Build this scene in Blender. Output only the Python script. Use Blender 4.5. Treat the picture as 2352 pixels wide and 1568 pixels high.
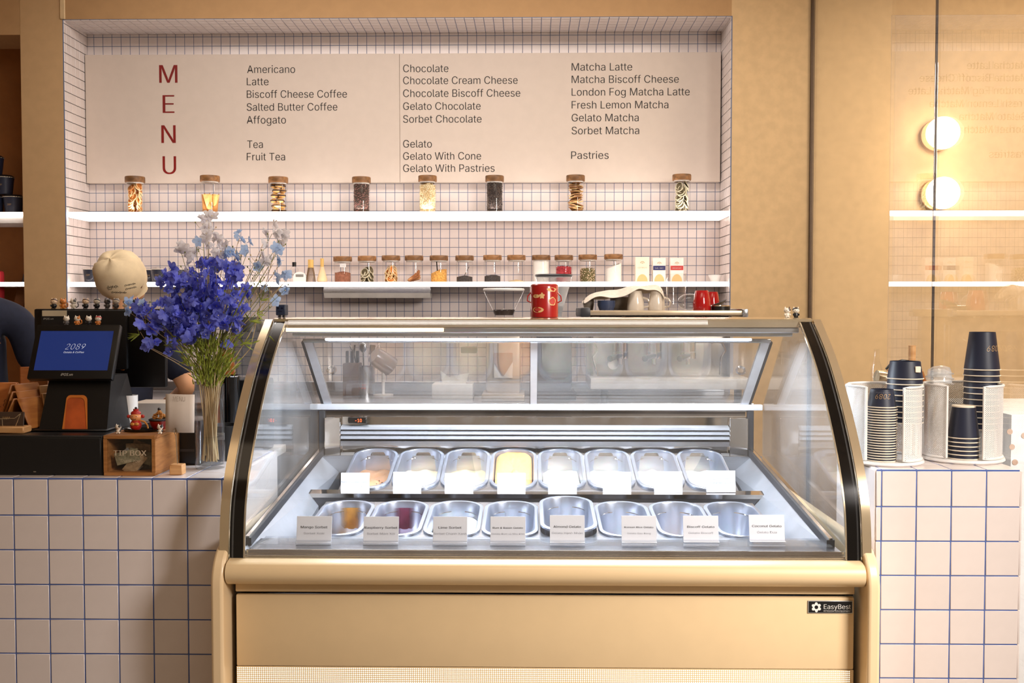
import bpy, bmesh, math, random
from mathutils import Vector, Matrix
random.seed(7)
sc = bpy.context.scene
for _o in list(bpy.data.objects):
    bpy.data.objects.remove(_o)
COL = sc.collection
PI = math.pi

# ------------------------------------------------------------------ camera
EYE = 1.38
F = 2287.0
PITCH = math.atan((784 - 708) / F)
YAW = math.radians(1.0)
cd = bpy.data.cameras.new('camera'); cam = bpy.data.objects.new('camera', cd); COL.objects.link(cam)
cd.sensor_width = 36.0; cd.lens = F / 2352 * 36.0; cd.clip_start = 0.05
cam.location = (0, 0, EYE)
cam.rotation_euler = (PI / 2 - PITCH, 0, YAW)
sc.camera = cam
_R = cam.rotation_euler.to_matrix()
def ray(px, py):
    return _R @ Vector((px - 1176, -(py - 784), -F))
def W(px, py, Y):
    d = ray(px, py); s = Y / d.y
    return Vector((d.x * s, Y, EYE + d.z * s))
def WX(px, py, X):
    d = ray(px, py); s = X / d.x
    return Vector((X, d.y * s, EYE + d.z * s))
def WZ(px, py, Z):
    d = ray(px, py); s = (Z - EYE) / d.z
    return Vector((d.x * s, d.y * s, Z))

# ------------------------------------------------------------------ world, lights, exposure
wd = bpy.data.worlds.new('world'); sc.world = wd; wd.use_nodes = True
wd.node_tree.nodes['Background'].inputs[0].default_value = (1.0, 0.70, 0.44, 1)
wd.node_tree.nodes['Background'].inputs[1].default_value = 0.17
sc.view_settings.view_transform = 'Standard'; sc.view_settings.look = 'None'
sc.view_settings.gamma = 1.0; sc.view_settings.use_curve_mapping = False
sc.view_settings.exposure = 0.25
sc.cycles.max_bounces = 8; sc.cycles.diffuse_bounces = 3; sc.cycles.glossy_bounces = 4
sc.cycles.transmission_bounces = 4; sc.cycles.transparent_max_bounces = 20
sc.cycles.caustics_reflective = False; sc.cycles.caustics_refractive = False
sc.cycles.sample_clamp_indirect = 6.0

def area(name, loc, rot, sx, sy, power, color, spread=None):
    l = bpy.data.lights.new(name, 'AREA'); l.shape = 'RECTANGLE'; l.size = sx; l.size_y = sy
    l.energy = power; l.color = color
    if spread: l.spread = spread
    o = bpy.data.objects.new(name, l); COL.objects.link(o); o.location = loc; o.rotation_euler = rot
    return o
# warm ceiling lights over the customers' floor, a whiter one to the right, one over the staff aisle
area('ceiling_light_left', (-1.2, 1.2, 3.15), (0, 0, 0), 1.6, 1.2, 4, (1.0, 0.78, 0.55))
area('ceiling_light_middle', (0.3, 1.1, 3.15), (0, 0, 0), 1.2, 1.0, 12, (1.0, 0.84, 0.66))
area('ceiling_light_right', (2.5, 0.35, 2.6), Vector((-1.1, 2.5, -2.0)).to_track_quat('-Z', 'Y').to_euler(), 0.9, 0.9, 56, (1.0, 0.93, 0.88), math.radians(95))
area('ceiling_light_aisle', (-0.6, 4.1, 3.15), (math.radians(12), 0, 0), 3.0, 0.5, 30, (1.0, 0.93, 0.88))
area('ceiling_light_side', (2.6, 3.9, 3.15), (0, 0, 0), 1.0, 0.8, 50, (1.0, 0.87, 0.72))
area('added_niche_fill', (-0.67, 5.26, 1.905), (PI, 0, 0), 3.3, 0.03, 3.2, (1.0, 0.93, 0.90))  # unseen strip added on top of the upper shelf to brighten the soffit
# cold light tubes of the gelato case, under its top and at the foot of its rear glass
area('case_light_top', (0.05, 3.24, 1.272), (math.radians(-8), 0, 0), 1.45, 0.05, 30, (0.80, 0.89, 1.0))
area('case_light_front', (0.05, 2.80, 1.02), (math.radians(22), 0, 0), 1.45, 0.02, 0.001, (0.80, 0.89, 1.0))

# ------------------------------------------------------------------ materials
def lin(c):
    return tuple((x / 12.92 if x <= 0.04045 else ((x + 0.055) / 1.055) ** 2.4) for x in [v / 255 for v in c])
MATS = {}
def mat(name, rgb, rough=0.5, metal=0.0, var=0.06, scale=18.0, emit=0.0, bump=0.0, spec=0.5, coat=0.0, objrand=0.0, c2=None, stretch=None, alpha=None, sss=0.0):
    """procedural principled material: colour broken up by noise, optional relief"""
    if name in MATS: return MATS[name]
    m = bpy.data.materials.new(name); m.use_nodes = True
    nt = m.node_tree; N = nt.nodes; L = nt.links; b = N['Principled BSDF']
    base = lin(rgb)
    tc = N.new('ShaderNodeTexCoord'); mp = N.new('ShaderNodeMapping'); L.new(tc.outputs['Object'], mp.inputs[0])
    if stretch: mp.inputs['Scale'].default_value = stretch
    nz = N.new('ShaderNodeTexNoise'); nz.inputs['Scale'].default_value = scale; nz.inputs['Detail'].default_value = 3
    L.new(mp.outputs[0], nz.inputs['Vector'])
    mx = N.new('ShaderNodeMix'); mx.data_type = 'RGBA'
    a = tuple(max(0, x * (1 - var)) for x in base); c = lin(c2) if c2 else tuple(min(1, x * (1 + var)) for x in base)
    if c2: a = base
    mx.inputs[6].default_value = (*a, 1); mx.inputs[7].default_value = (*c, 1)
    rr = N.new('ShaderNodeMapRange'); rr.inputs[1].default_value = 0.35; rr.inputs[2].default_value = 0.65
    L.new(nz.outputs['Fac'], rr.inputs[0]); L.new(rr.outputs[0], mx.inputs[0])
    out = mx.outputs[2]
    if objrand > 0:
        oi = N.new('ShaderNodeObjectInfo'); hs = N.new('ShaderNodeHueSaturation')
        m2 = N.new('ShaderNodeMapRange'); m2.inputs[3].default_value = 1 - objrand; m2.inputs[4].default_value = 1 + objrand
        L.new(oi.outputs['Random'], m2.inputs[0]); L.new(m2.outputs[0], hs.inputs['Value']); L.new(out, hs.inputs['Color']); out = hs.outputs[0]
    L.new(out, b.inputs['Base Color'])
    b.inputs['Roughness'].default_value = rough; b.inputs['Metallic'].default_value = metal
    b.inputs['Specular IOR Level'].default_value = spec; b.inputs['Coat Weight'].default_value = coat
    if coat: b.inputs['Coat Roughness'].default_value = 0.08
    if sss: b.inputs['Subsurface Weight'].default_value = sss; b.inputs['Subsurface Scale'].default_value = 0.01
    if emit:
        b.inputs['Emission Color'].default_value = (*base, 1); b.inputs['Emission Strength'].default_value = emit
    if bump:
        bp = N.new('ShaderNodeBump'); bp.inputs['Strength'].default_value = bump; bp.inputs['Distance'].default_value = 0.004
        L.new(nz.outputs['Fac'], bp.inputs['Height']); L.new(bp.outputs[0], b.inputs['Normal'])
    MATS[name] = m; return m
def glass(name, tint=(1, 1, 1), ior=1.45, rough=0.0, smear=0.0, boost=1.0):
    """thin clear pane: transparent, with Fresnel reflections; smear adds a faint milky film"""
    if name in MATS: return MATS[name]
    m = bpy.data.materials.new(name); m.use_nodes = True
    nt = m.node_tree; N = nt.nodes; L = nt.links; N.remove(N['Principled BSDF']); out = N['Material Output']
    fr = N.new('ShaderNodeFresnel'); ge = N.new('ShaderNodeNewGeometry')      # same reflectance from both faces of a thin pane
    im = N.new('ShaderNodeMapRange'); im.inputs[3].default_value = ior; im.inputs[4].default_value = 1 / ior
    L.new(ge.outputs['Backfacing'], im.inputs[0]); L.new(im.outputs[0], fr.inputs[0])
    mu = N.new('ShaderNodeMath'); mu.operation = 'MULTIPLY'; mu.inputs[1].default_value = boost; mu.use_clamp = True
    L.new(fr.outputs[0], mu.inputs[0])
    tr = N.new('ShaderNodeBsdfTransparent'); tr.inputs[0].default_value = (*tint, 1)
    gl = N.new('ShaderNodeBsdfGlossy'); gl.inputs['Roughness'].default_value = rough
    mx = N.new('ShaderNodeMixShader'); L.new(mu.outputs[0], mx.inputs[0]); L.new(tr.outputs[0], mx.inputs[1]); L.new(gl.outputs[0], mx.inputs[2])
    last = mx
    if smear:
        tc = N.new('ShaderNodeTexCoord'); nz = N.new('ShaderNodeTexNoise'); nz.inputs['Scale'].default_value = 5
        mp = N.new('ShaderNodeMapping'); mp.inputs['Scale'].default_value = (1, 1, 0.4)
        L.new(tc.outputs['Object'], mp.inputs[0]); L.new(mp.outputs[0], nz.inputs['Vector'])
        mr = N.new('ShaderNodeMapRange'); mr.inputs[1].default_value = 0.3; mr.inputs[2].default_value = 0.8; mr.inputs[3].default_value = smear * 0.4; mr.inputs[4].default_value = smear * 1.6
        L.new(nz.outputs['Fac'], mr.inputs[0])
        df = N.new('ShaderNodeBsdfDiffuse'); df.inputs[0].default_value = (0.9, 0.92, 0.95, 1)
        m2 = N.new('ShaderNodeMixShader'); L.new(mr.outputs[0], m2.inputs[0]); L.new(mx.outputs[0], m2.inputs[1]); L.new(df.outputs[0], m2.inputs[2]); last = m2
    L.new(last.outputs[0], out.inputs['Surface'])
    MATS[name] = m; return m
def perforated(name, rgb, nu, nv, rad=0.33):
    """sheet pierced by rows of round holes set out on its UV map"""
    m = bpy.data.materials.new(name); m.use_nodes = True
    nt = m.node_tree; N = nt.nodes; L = nt.links; b = N['Principled BSDF']; out = N['Material Output']
    b.inputs['Base Color'].default_value = (*lin(rgb), 1); b.inputs['Roughness'].default_value = 0.4
    uv = N.new('ShaderNodeUVMap'); sp = N.new('ShaderNodeSeparateXYZ'); L.new(uv.outputs[0], sp.inputs[0])
    def mth(op, a, bb=None):
        n = N.new('ShaderNodeMath'); n.operation = op
        for i, v in enumerate((a, bb)):
            if v is None: continue
            if isinstance(v, (int, float)): n.inputs[i].default_value = v
            else: L.new(v, n.inputs[i])
        return n.outputs[0]
    u = mth('MULTIPLY', sp.outputs[0], nu); v = mth('MULTIPLY', sp.outputs[1], nv)
    s1 = mth('ADD', u, v); s2 = mth('SUBTRACT', u, v)
    f1 = mth('SUBTRACT', mth('FRACT', s1), 0.5); f2 = mth('SUBTRACT', mth('FRACT', s2), 0.5)
    d = mth('ADD', mth('MULTIPLY', f1, f1), mth('MULTIPLY', f2, f2))
    hole = mth('LESS_THAN', d, rad * rad)
    tr = N.new('ShaderNodeBsdfTransparent'); mx = N.new('ShaderNodeMixShader')
    L.new(hole, mx.inputs[0]); L.new(b.outputs[0], mx.inputs[1]); L.new(tr.outputs[0], mx.inputs[2]); L.new(mx.outputs[0], out.inputs['Surface'])
    MATS[name] = m; return m

def petal(name, rgb, rgb2, rnd):
    m = mat(name, rgb, .6, var=.15, scale=60, objrand=rnd, c2=rgb2)
    nt = m.node_tree; N = nt.nodes; L = nt.links; b = N['Principled BSDF']
    tl = N.new('ShaderNodeBsdfTranslucent'); mx = N.new('ShaderNodeMixShader'); mx.inputs[0].default_value = .42
    L.new(b.inputs['Base Color'].links[0].from_socket, tl.inputs[0])
    L.new(b.outputs[0], mx.inputs[1]); L.new(tl.outputs[0], mx.inputs[2]); L.new(mx.outputs[0], N['Material Output'].inputs['Surface'])
    return m

# ------------------------------------------------------------------ mesh helpers
class MB:
    def __init__(s): s.v = []; s.f = []; s.mi = []
    def add(s, vs, fs, mi=0):
        o = len(s.v); s.v.extend([tuple(p) for p in vs]); s.f.extend([tuple(o + i for i in f) for f in fs]); s.mi.extend([mi] * len(fs)); return s
    def box(s, x0, x1, y0, y1, z0, z1, b=0.0, mi=0, M=None):
        if x0 > x1: x0, x1 = x1, x0
        if y0 > y1: y0, y1 = y1, y0
        if z0 > z1: z0, z1 = z1, z0
        if b <= 0:
            vs = [(x, y, z) for x in (x0, x1) for y in (y0, y1) for z in (z0, z1)]
            fs = [(0, 1, 3, 2), (4, 6, 7, 5), (0, 4, 5, 1), (2, 3, 7, 6), (0, 2, 6, 4), (1, 5, 7, 3)]
        else:
            b = min(b, (x1 - x0) * .49, (y1 - y0) * .49, (z1 - z0) * .49)
            bm = bmesh.new(); bmesh.ops.create_cube(bm, size=1)
            for v in bm.verts:
                v.co.x = x0 if v.co.x < 0 else x1; v.co.y = y0 if v.co.y < 0 else y1; v.co.z = z0 if v.co.z < 0 else z1
            bmesh.ops.bevel(bm, geom=bm.edges[:], offset=b, segments=2 if b > 0.003 else 1, affect='EDGES', profile=0.6)
            bm.verts.index_update()
            vs = [v.co[:] for v in bm.verts]; fs = [[v.index for v in f.verts] for f in bm.faces]; bm.free()
        if M is not None: vs = [M @ Vector(p) for p in vs]
        return s.add(vs, fs, mi)
    def lathe(s, prof, c=(0, 0, 0), n=24, mi=0, M=None, sx=1.0, sy=1.0):
        vs = []; fs = []; k = len(prof)
        for i in range(n):
            a = 2 * PI * i / n
            for r, z in prof: vs.append(Vector((r * math.cos(a) * sx, r * math.sin(a) * sy, z)))
        for i in range(n):
            j = (i + 1) % n
            for q in range(k - 1):
                fs.append((i * k + q, j * k + q, j * k + q + 1, i * k + q + 1))
        if M is not None: vs = [M @ v for v in vs]
        vs = [v + Vector(c) for v in vs]
        s.add(vs, fs, mi)
        return s
    def cyl(s, r, z0, z1, c=(0, 0, 0), n=20, mi=0, r2=None, M=None):
        r2 = r if r2 is None else r2
        return s.lathe([(0.0001, z0), (r, z0), (r2, z1), (0.0001, z1)], c, n, mi, M)
    def ball(s, c, rx, ry=None, rz=None, n=12, k=8, mi=0, M=None):
        ry = rx if ry is None else ry; rz = rx if rz is None else rz
        prof = [(max(1e-4, math.sin(PI * i / k)), -math.cos(PI * i / k)) for i in range(k + 1)]
        S = Matrix.Diagonal((rx, ry, rz)).to_4x4(); S = (M @ S) if M is not None else S
        return s.lathe(prof, c, n, mi, S)
    def tube(s, pts, r, n=6, mi=0, closed=False):
        pts = [Vector(p) for p in pts]; k = len(pts); rs = r if isinstance(r, (list, tuple)) else [r] * k
        vs = []; fs = []
        up = Vector((0, 0, 1)); 
        for i, p in enumerate(pts):
            t = (pts[min(i + 1, k - 1)] - pts[max(i - 1, 0)])
            if closed: t = pts[(i + 1) % k] - pts[i - 1]
            if t.length < 1e-9: t = Vector((0, 0, 1))
            t.normalize()
            u = t.cross(Vector((0.13, 0.97, 0.2)));
            if u.length < 1e-3: u = t.cross(Vector((1, 0, 0)))
            u.normalize(); w = t.cross(u)
            for j in range(n):
                a = 2 * PI * j / n; vs.append(p + (u * math.cos(a) + w * math.sin(a)) * rs[i])
        for i in range(k if closed else k - 1):
            i2 = (i + 1) % k
            for j in range(n):
                j2 = (j + 1) % n; fs.append((i * n + j, i * n + j2, i2 * n + j2, i2 * n + j))
        if not closed:
            fs.append(tuple(range(n))[::-1]); fs.append(tuple((k - 1) * n + j for j in range(n)))
        return s.add(vs, fs, mi)
    def prism(s, poly, a0, a1, axis='x', mi=0):
        n = len(poly); vs = []
        for a in (a0, a1):
            for p, q in poly:
                vs.append((a, p, q) if axis == 'x' else ((p, a, q) if axis == 'y' else (p, q, a)))
        fs = [tuple(range(n)), tuple(range(2 * n - 1, n - 1, -1))] + [(i, i + n, (i + 1) % n + n, (i + 1) % n) for i in range(n)]
        return s.add(vs, fs, mi)
    def ribbon(s, curve, x0, x1, t, mi=0, t0=0.0):
        """curve of (y,z) points swept from x0 to x1, with thickness t along the normal"""
        k = len(curve); nn = []
        for i in range(k):
            a = curve[max(0, i - 1)]; b = curve[min(k - 1, i + 1)]
            d = Vector((b[0] - a[0], b[1] - a[1])).normalized(); nn.append(Vector((-d.y, d.x)))
        vs = []
        for i, (y, z) in enumerate(curve):
            for q in (t0, t0 + t):
                for x in (x0, x1): vs.append((x, y + nn[i].x * q, z + nn[i].y * q))
        fs = []
        for i in range(k - 1):
            a = i * 4; b = a + 4
            fs += [(a, a + 1, b + 1, b), (a + 2, b + 2, b + 3, a + 3), (a, b, b + 2, a + 2), (a + 1, a + 3, b + 3, b + 1)]
        fs += [(0, 2, 3, 1), (4 * k - 4, 4 * k - 3, 4 * k - 1, 4 * k - 2)]
        return s.add(vs, fs, mi)
    def rings(s, loops, mi=0, cap0=False, cap1=False):
        n = len(loops[0]); vs = [p for l in loops for p in l]; fs = []
        for i in range(len(loops) - 1):
            for j in range(n):
                j2 = (j + 1) % n; fs.append((i * n + j, i * n + j2, (i + 1) * n + j2, (i + 1) * n + j))
        if cap0: fs.append(tuple(range(n))[::-1])
        if cap1: fs.append(tuple((len(loops) - 1) * n + j for j in range(n)))
        return s.add(vs, fs, mi)
    def mesh(s, name, mats, smooth=True, off=(0, 0, 0), fix=True):
        me = bpy.data.meshes.new(name)
        ox, oy, oz = off
        me.from_pydata([(x - ox, y - oy, z - oz) for x, y, z in s.v], [], s.f)
        if not isinstance(mats, (list, tuple)): mats = [mats]
        for m in mats: me.materials.append(m)
        me.polygons.foreach_set('material_index', s.mi)
        if fix:
            bm = bmesh.new(); bm.from_mesh(me); bmesh.ops.remove_doubles(bm, verts=bm.verts[:], dist=1e-5)
            bmesh.ops.recalc_face_normals(bm, faces=bm.faces[:]); bm.to_mesh(me); bm.free()
        if smooth:
            me.polygons.foreach_set('use_smooth', [True] * len(me.polygons))
            me.set_sharp_from_angle(angle=math.radians(38))
        me.update(); return me
    def build(s, name, mats, parent=None, smooth=True, off=None, loc=None, rot=None, fix=True):
        if off is None: off = parent_world(parent) if (parent is not None and parent.get('_world')) else (0, 0, 0)
        me = s.mesh(name, mats, smooth, off, fix)
        o = bpy.data.objects.new(name, me); COL.objects.link(o)
        if parent is not None:
            o.parent = parent
            if parent.get('_world'): o['_world'] = 1
        if loc is not None: o.location = loc
        if rot is not None: o.rotation_euler = rot
        return o
def parent_world(o):
    l = Vector(o.location); p = o.parent
    while p is not None: l += Vector(p.location); p = p.parent
    return tuple(l)
def obj_from_mesh(name, me, parent=None, loc=(0, 0, 0), rot=None):
    o = bpy.data.objects.new(name, me); COL.objects.link(o)
    if parent is not None: o.parent = parent
    o.location = loc
    if rot is not None: o.rotation_euler = rot
    return o
def tag(o, label=None, cat=None, group=None, kind=None):
    if label: o['label'] = label
    if cat: o['category'] = cat
    if group: o['group'] = group
    if kind: o['kind'] = kind
    return o
def thing(name, loc, label, cat, group=None, rot=0.0, world=False):
    o = bpy.data.objects.new(name, None); o.empty_display_size = 0.02; COL.objects.link(o)
    o.location = loc; o.rotation_euler = (0, 0, rot)
    if world: WORLD.add(o.name); o['_world'] = 1
    return tag(o, label, cat, group)
WORLD = set()
def copy_tree(o, parent=None):
    c = o.copy(); COL.objects.link(c); c.parent = parent
    for ch in list(o.children): copy_tree(ch, c)
    return c
def clone(o, loc, label, rot=None, group=None):
    c = copy_tree(o); c.location = loc; c['label'] = label
    if rot is not None: c.rotation_euler = (0, 0, rot)
    if group: c['group'] = group
    return c

_fc = {}
FONT = None
try:        # the sans-serif that ships with Blender
    import os
    FONT = bpy.data.fonts.load(os.path.join(bpy.utils.system_resource('DATAFILES'), 'fonts', 'Inter.woff2'))
except Exception:
    FONT = None
def text_verts(s, shear=0.0, thin=0.0, space=1.0):
    bold = max(0.0, thin); thin = min(thin, -0.010)
    key = (s, shear, thin, space, bold)
    if key in _fc: return _fc[key]
    cu = bpy.data.curves.new('t', 'FONT'); cu.body = s
    if FONT: cu.font = FONT
    cu.size = 1.0; cu.resolution_u = 3
    cu.shear = shear; cu.offset = thin; cu.space_character = space; cu.fill_mode = 'FRONT' if hasattr(cu, 'fill_mode') else 'FRONT'
    ob = bpy.data.objects.new('t', cu); COL.objects.link(ob)
    bpy.context.view_layer.update()
    dg = bpy.context.evaluated_depsgraph_get()
    me = bpy.data.meshes.new_from_object(ob.evaluated_get(dg))
    vs = [(v.co[0], v.co[1], 0) for v in me.vertices]; fs = [tuple(p.vertices) for p in me.polygons]
    bpy.data.objects.remove(ob); bpy.data.meshes.remove(me)
    if bold:      # heavier weight: the glyph laid down again slightly to each side
        n0 = len(vs); v0, f0 = list(vs), list(fs)
        for k, dx in enumerate((-bold, bold)):
            vs += [(v[0] + dx, v[1], k + 1) for v in v0]; fs += [tuple(i + n0 * (k + 1) for i in f) for f in f0]
    _fc[key] = (vs, fs); return _fc[key]
def cap_ratio():
    return max(v[1] for v in text_verts('H')[0])
def lettering(s, material, parent, x0, x1, zb, y, cap=None, shear=0.0, thin=0.0, wrap=None, flip=False, name='lettering', space=1.0, z1=None, M=None, off=None):
    """text fitted between x0 and x1 with its baseline at zb; cap = capital height. Faces -Y, or is wrapped on a cone."""
    vs, fs = text_verts(s, shear, thin, space)
    mx0 = min(v[0] for v in vs); mx1 = max(v[0] for v in vs)
    sx = (x1 - x0) / (mx1 - mx0)
    cap = cap or sx * 0.73; sz = cap / cap_ratio()
    pts = [((v[0] - mx0) * sx + x0, v[1] * sz + zb) for v in vs]; lay = [v[2] * .00015 for v in vs]
    if flip:
        cx = (x0 + x1) / 2; cz = zb + cap / 2; pts = [(2 * cx - a, 2 * cz - b) for a, b in pts]
    if wrap:
        rf = wrap; out = []
        for (a, b), l_ in zip(pts, lay):
            r = rf(b) + 0.0004 + l_; out.append((r * math.sin(a / r), -r * math.cos(a / r), b))
    else: out = [(a, y - l_, b) for (a, b), l_ in zip(pts, lay)]
    if M is not None: out = [tuple(M @ Vector(p)) for p in out]
    mb = MB(); mb.add(out, fs)
    o = mb.build(name, material, parent, smooth=False, off=off, fix=False)
    if len(s) > 1: o['kind'] = 'stuff'
    return o

# ------------------------------------------------------------------ common materials
M_plaster = mat('beige_plaster', (205, 168, 122), 0.75, var=0.03, scale=20, bump=0.15)
M_plaster2 = mat('mottled_beige_plaster', (216, 182, 134), 0.6, var=0.05, scale=22, bump=0.15)
M_beam = mat('tan_paint', (190, 150, 104), 0.8, var=0.03)
M_brown = mat('brown_paint', (150, 95, 45), 0.7, var=0.06)
M_tile = mat('white_glazed_tile', (232, 220, 215), 0.22, var=0.015, objrand=0.03, spec=0.4)
M_grout = mat('blue_grey_grout', (100, 116, 148), 0.9)
M_bgrout = mat('blue_grout', (80, 104, 168), 0.9)
M_board = mat('matt_board', (216, 200, 186), 0.65, var=0.015)
M_red = mat('dark_red_vinyl', (130, 14, 8), 0.5)
M_ink = mat('black_vinyl', (28, 22, 20), 0.6)
M_led = mat('led_strip_light', (255, 240, 232), 0.5, emit=7.0)
M_ledsoft = mat('led_diffuser_and_added_glow', (255, 240, 232), 0.5, emit=1.2)
M_white = mat('white_lacquer', (236, 232, 228), 0.35)
M_steel = mat('brushed_steel', (196, 198, 202), 0.24, metal=1.0, var=0.05, scale=60, stretch=(0.2, 1, 6))
M_pan = mat('pan_steel', (184, 192, 208), 0.30, metal=0.9, var=0.03)
M_chrome = mat('polished_steel', (222, 214, 204), 0.07, metal=1.0, var=0.01)
M_goldst = mat('champagne_steel', (226, 206, 172), 0.16, metal=0.75, var=0.02)
M_black = mat('black_plastic', (14, 14, 16), 0.38)
M_blackg = mat('black_gloss', (8, 8, 9), 0.12, coat=0.4)
M_cream = mat('cream_paint', (226, 198, 154), 0.38, var=0.012, coat=0.15)
M_rubber = mat('dark_rubber', (38, 40, 46), 0.5)
M_wood = mat('oak_wood', (176, 120, 66), 0.5, c2=(150, 96, 48), scale=14, stretch=(1, 1, 7))
M_lid = mat('acacia_wood', (160, 112, 66), 0.5, c2=(106, 72, 40), scale=16, stretch=(1, 4, 3), objrand=0.25)
M_light_wood = mat('beech_wood', (214, 164, 110), 0.5, c2=(196, 142, 88), scale=14, stretch=(1, 1, 6))
G_jar = glass('jar_glass', (0.985, 0.985, 0.985), 1.42)
G_case = glass('case_glass', (0.985, 0.99, 0.992), 1.45, smear=0.02)
G_side = glass('case_side_glass', (0.97, 0.98, 0.985), 1.5, smear=0.05)
G_rear = glass('case_rear_glass', (0.98, 0.985, 0.985), 1.6, smear=0.10, boost=1.6)
G_pane = glass('partition_glass', (0.985, 0.985, 0.975), 1.6, boost=1.25)
G_acr = glass('clear_acrylic', (0.94, 0.95, 0.97), 1.5, smear=0.06)
G_water = glass('water_film', (0.95, 0.97, 0.97), 1.33)

# ------------------------------------------------------------------ room
YF, YB = 5.19, 5.47                       # front plane of the walls, back plane of the lit niche
XNL = W(203, 300, YB).x; XNR = W(1655, 300, YB).x; ZN = W(700, 76, YB).z
def struct(name, mb, m, parent=None, smooth=False):
    o = mb.build(name, m, parent, smooth=smooth)
    if parent is None: o['kind'] = 'structure'
    return o
M_floor = mat('grey_terrazzo', (150, 142, 132), 0.4, var=0.15, scale=60)
M_ceil = mat('warm_white_paint', (226, 208, 182), 0.8, var=0.02)
struct('floor', MB().box(-4.4, 4.4, -1.5, 5.6, -0.05, 0.0), M_floor)
struct('ceiling', MB().box(-4.4, 4.4, -1.5, 5.6, 3.25, 3.3), M_ceil)
XPL = W(50, 350, YF).x; XPR = W(152, 350, YF).x          # left pillar
ZB0 = ZN
struct('trim_1', MB().box(XPL, XNL, YF, YB + .1, 0, 3.25, 0.004), M_plaster).name = 'trim_1'
bm_ = struct('trim_2', MB().box(XNL, XNR, YF, YB + .1, ZN, 3.25), M_beam)
struct('trim_3', MB().box(XNL - 0.012, XNL + 0.014, YF - 0.012, YF, ZN - 0.0, 3.25, 0.003), mat('pale_corner_trim', (226, 196, 150), 0.5))
XG = W(1861, 400, YF).x                                   # glass partition plane
wr = struct('wall_back_right', MB().box(XNR, 4.4, YF, YB + .1, 0, 3.25), M_plaster2)
struct('wall_left', MB().box(-4.45, -4.4, -1.5, 5.6, 0, 3.25), M_plaster)
struct('wall_right', MB().box(4.4, 4.45, -1.5, 5.6, 0, 3.25), M_plaster2)
struct('wall_alcove_back', MB().box(-4.4, XPL, YB, YB + .1, 0, 3.25), M_brown)
struct('trim_4', MB().box(-4.4, XPL, YF, YB, W(20, 80, YF).z, 3.25), M_beam)
# lit niche: grout bed and tiles
wb = struct('wall_back', MB().box(XNL, XNR, YB, YB + .1, 0, ZN), M_grout)
P = 0.05; J = 0.0025; T = 0.0015
def tile_mesh(name, w, h, t, b):
    mb = MB(); a, c = w / 2, h / 2
    vs = [(-a, 0, -c), (a, 0, -c), (a, 0, c), (-a, 0, c), (-a + b, -t, -c + b), (a - b, -t, -c + b), (a - b, -t, c - b), (-a + b, -t, c - b)]
    mb.add(vs, [(4, 5, 6, 7), (0, 1, 5, 4), (1, 2, 6, 5), (2, 3, 7, 6), (3, 0, 4, 7)])
    return mb, mb.mesh(name, M_tile, smooth=False, fix=False)
_mb, small_tile = tile_mesh('mosaic_tile', P - J, P - J, T, 0.0012)
gx0 = W(220.5, 443, YB).x; gz0 = W(400, 443.3, YB).z
zlow = 0.88
def spans(a0, a1, g):
    k = math.floor((a0 - g) / P); out = []
    while g + k * P < a1:
        s0 = max(a0, g + k * P); s1 = min(a1, g + (k + 1) * P)
        if s1 - s0 > 0.006: out.append((s0, s1))
        k += 1
    return out
def add_tile(mb, M, u0, u1, v0, v1, t=T, b=0.0012, j=J):
    u0 += j / 2; u1 -= j / 2; v0 += j / 2; v1 -= j / 2
    vs = [(u0, 0, v0), (u1, 0, v0), (u1, 0, v1), (u0, 0, v1), (u0 + b, -t, v0 + b), (u1 - b, -t, v0 + b), (u1 - b, -t, v1 - b), (u0 + b, -t, v1 - b)]
    mb.add([M @ Vector(p) for p in vs], [(4, 5, 6, 7), (0, 1, 5, 4), (1, 2, 6, 5), (2, 3, 7, 6), (3, 0, 4, 7)])
cols = spans(XNL, XNR, gx0); rows = spans(zlow, ZN, gz0)
rest = MB(); MBK = Matrix.Translation((0, YB, 0)); nind = 0
for (z0, z1) in rows:
    for (x0, x1) in cols:
        full = (x1 - x0) > P - 1e-4 and (z1 - z0) > P - 1e-4
        if full and nind < 300 and 1.53 < z0 < 1.88 and x0 > -0.92:
            obj_from_mesh('tile', small_tile, wb, ((x0 + x1) / 2, YB, (z0 + z1) / 2)); nind += 1
        else:
            add_tile(rest, MBK, x0, x1, z0, z1)
tag(rest.build('tile_field', M_tile, wb, smooth=False, fix=False), kind='stuff')
# niche side walls and soffit
wl = struct('wall_niche_left', MB().box(XNL - 0.004, XNL, YF, YB, 0, ZN), M_grout)
ML = Matrix.Translation((XNL, 0, 0)) @ Matrix.Rotation(PI / 2, 4, 'Z')      # local x -> +Y, local -y -> +X
_m, side_tile = tile_mesh('mosaic_tile', P - J, P - J, T, 0.0012)
ysp = [(YF + 0.002, YB - 5 * P)] + [(YB - (5 - i) * P, YB - (4 - i) * P) for i in range(5)]
sf = MB()
for (z0, z1) in rows:
    for i, (y0, y1) in enumerate(ysp):
        if i > 0 and z1 - z0 > P - 1e-4: obj_from_mesh('tile', side_tile, wl, (XNL, (y0 + y1) / 2, (z0 + z1) / 2), (0, 0, PI / 2))
        else: add_tile(sf, ML, y0, y1, z0, z1)
tag(sf.build('tile_edge', M_tile, wl, smooth=False, fix=False), kind='stuff')
wn = struct('wall_niche_right', MB().box(XNR, XNR + 0.004, YF - 0.001, YB, 0, ZN), M_grout)
MR = Matrix.Translation((XNR, 0, 0)) @ Matrix.Rotation(-PI / 2, 4, 'Z')
sf = MB()
for (z0, z1) in rows:
    for (y0, y1) in ysp: add_tile(sf, MR, -y1, -y0, z0, z1)
tag(sf.build('tile_field', M_tile, wn, smooth=False, fix=False), kind='stuff')
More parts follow.
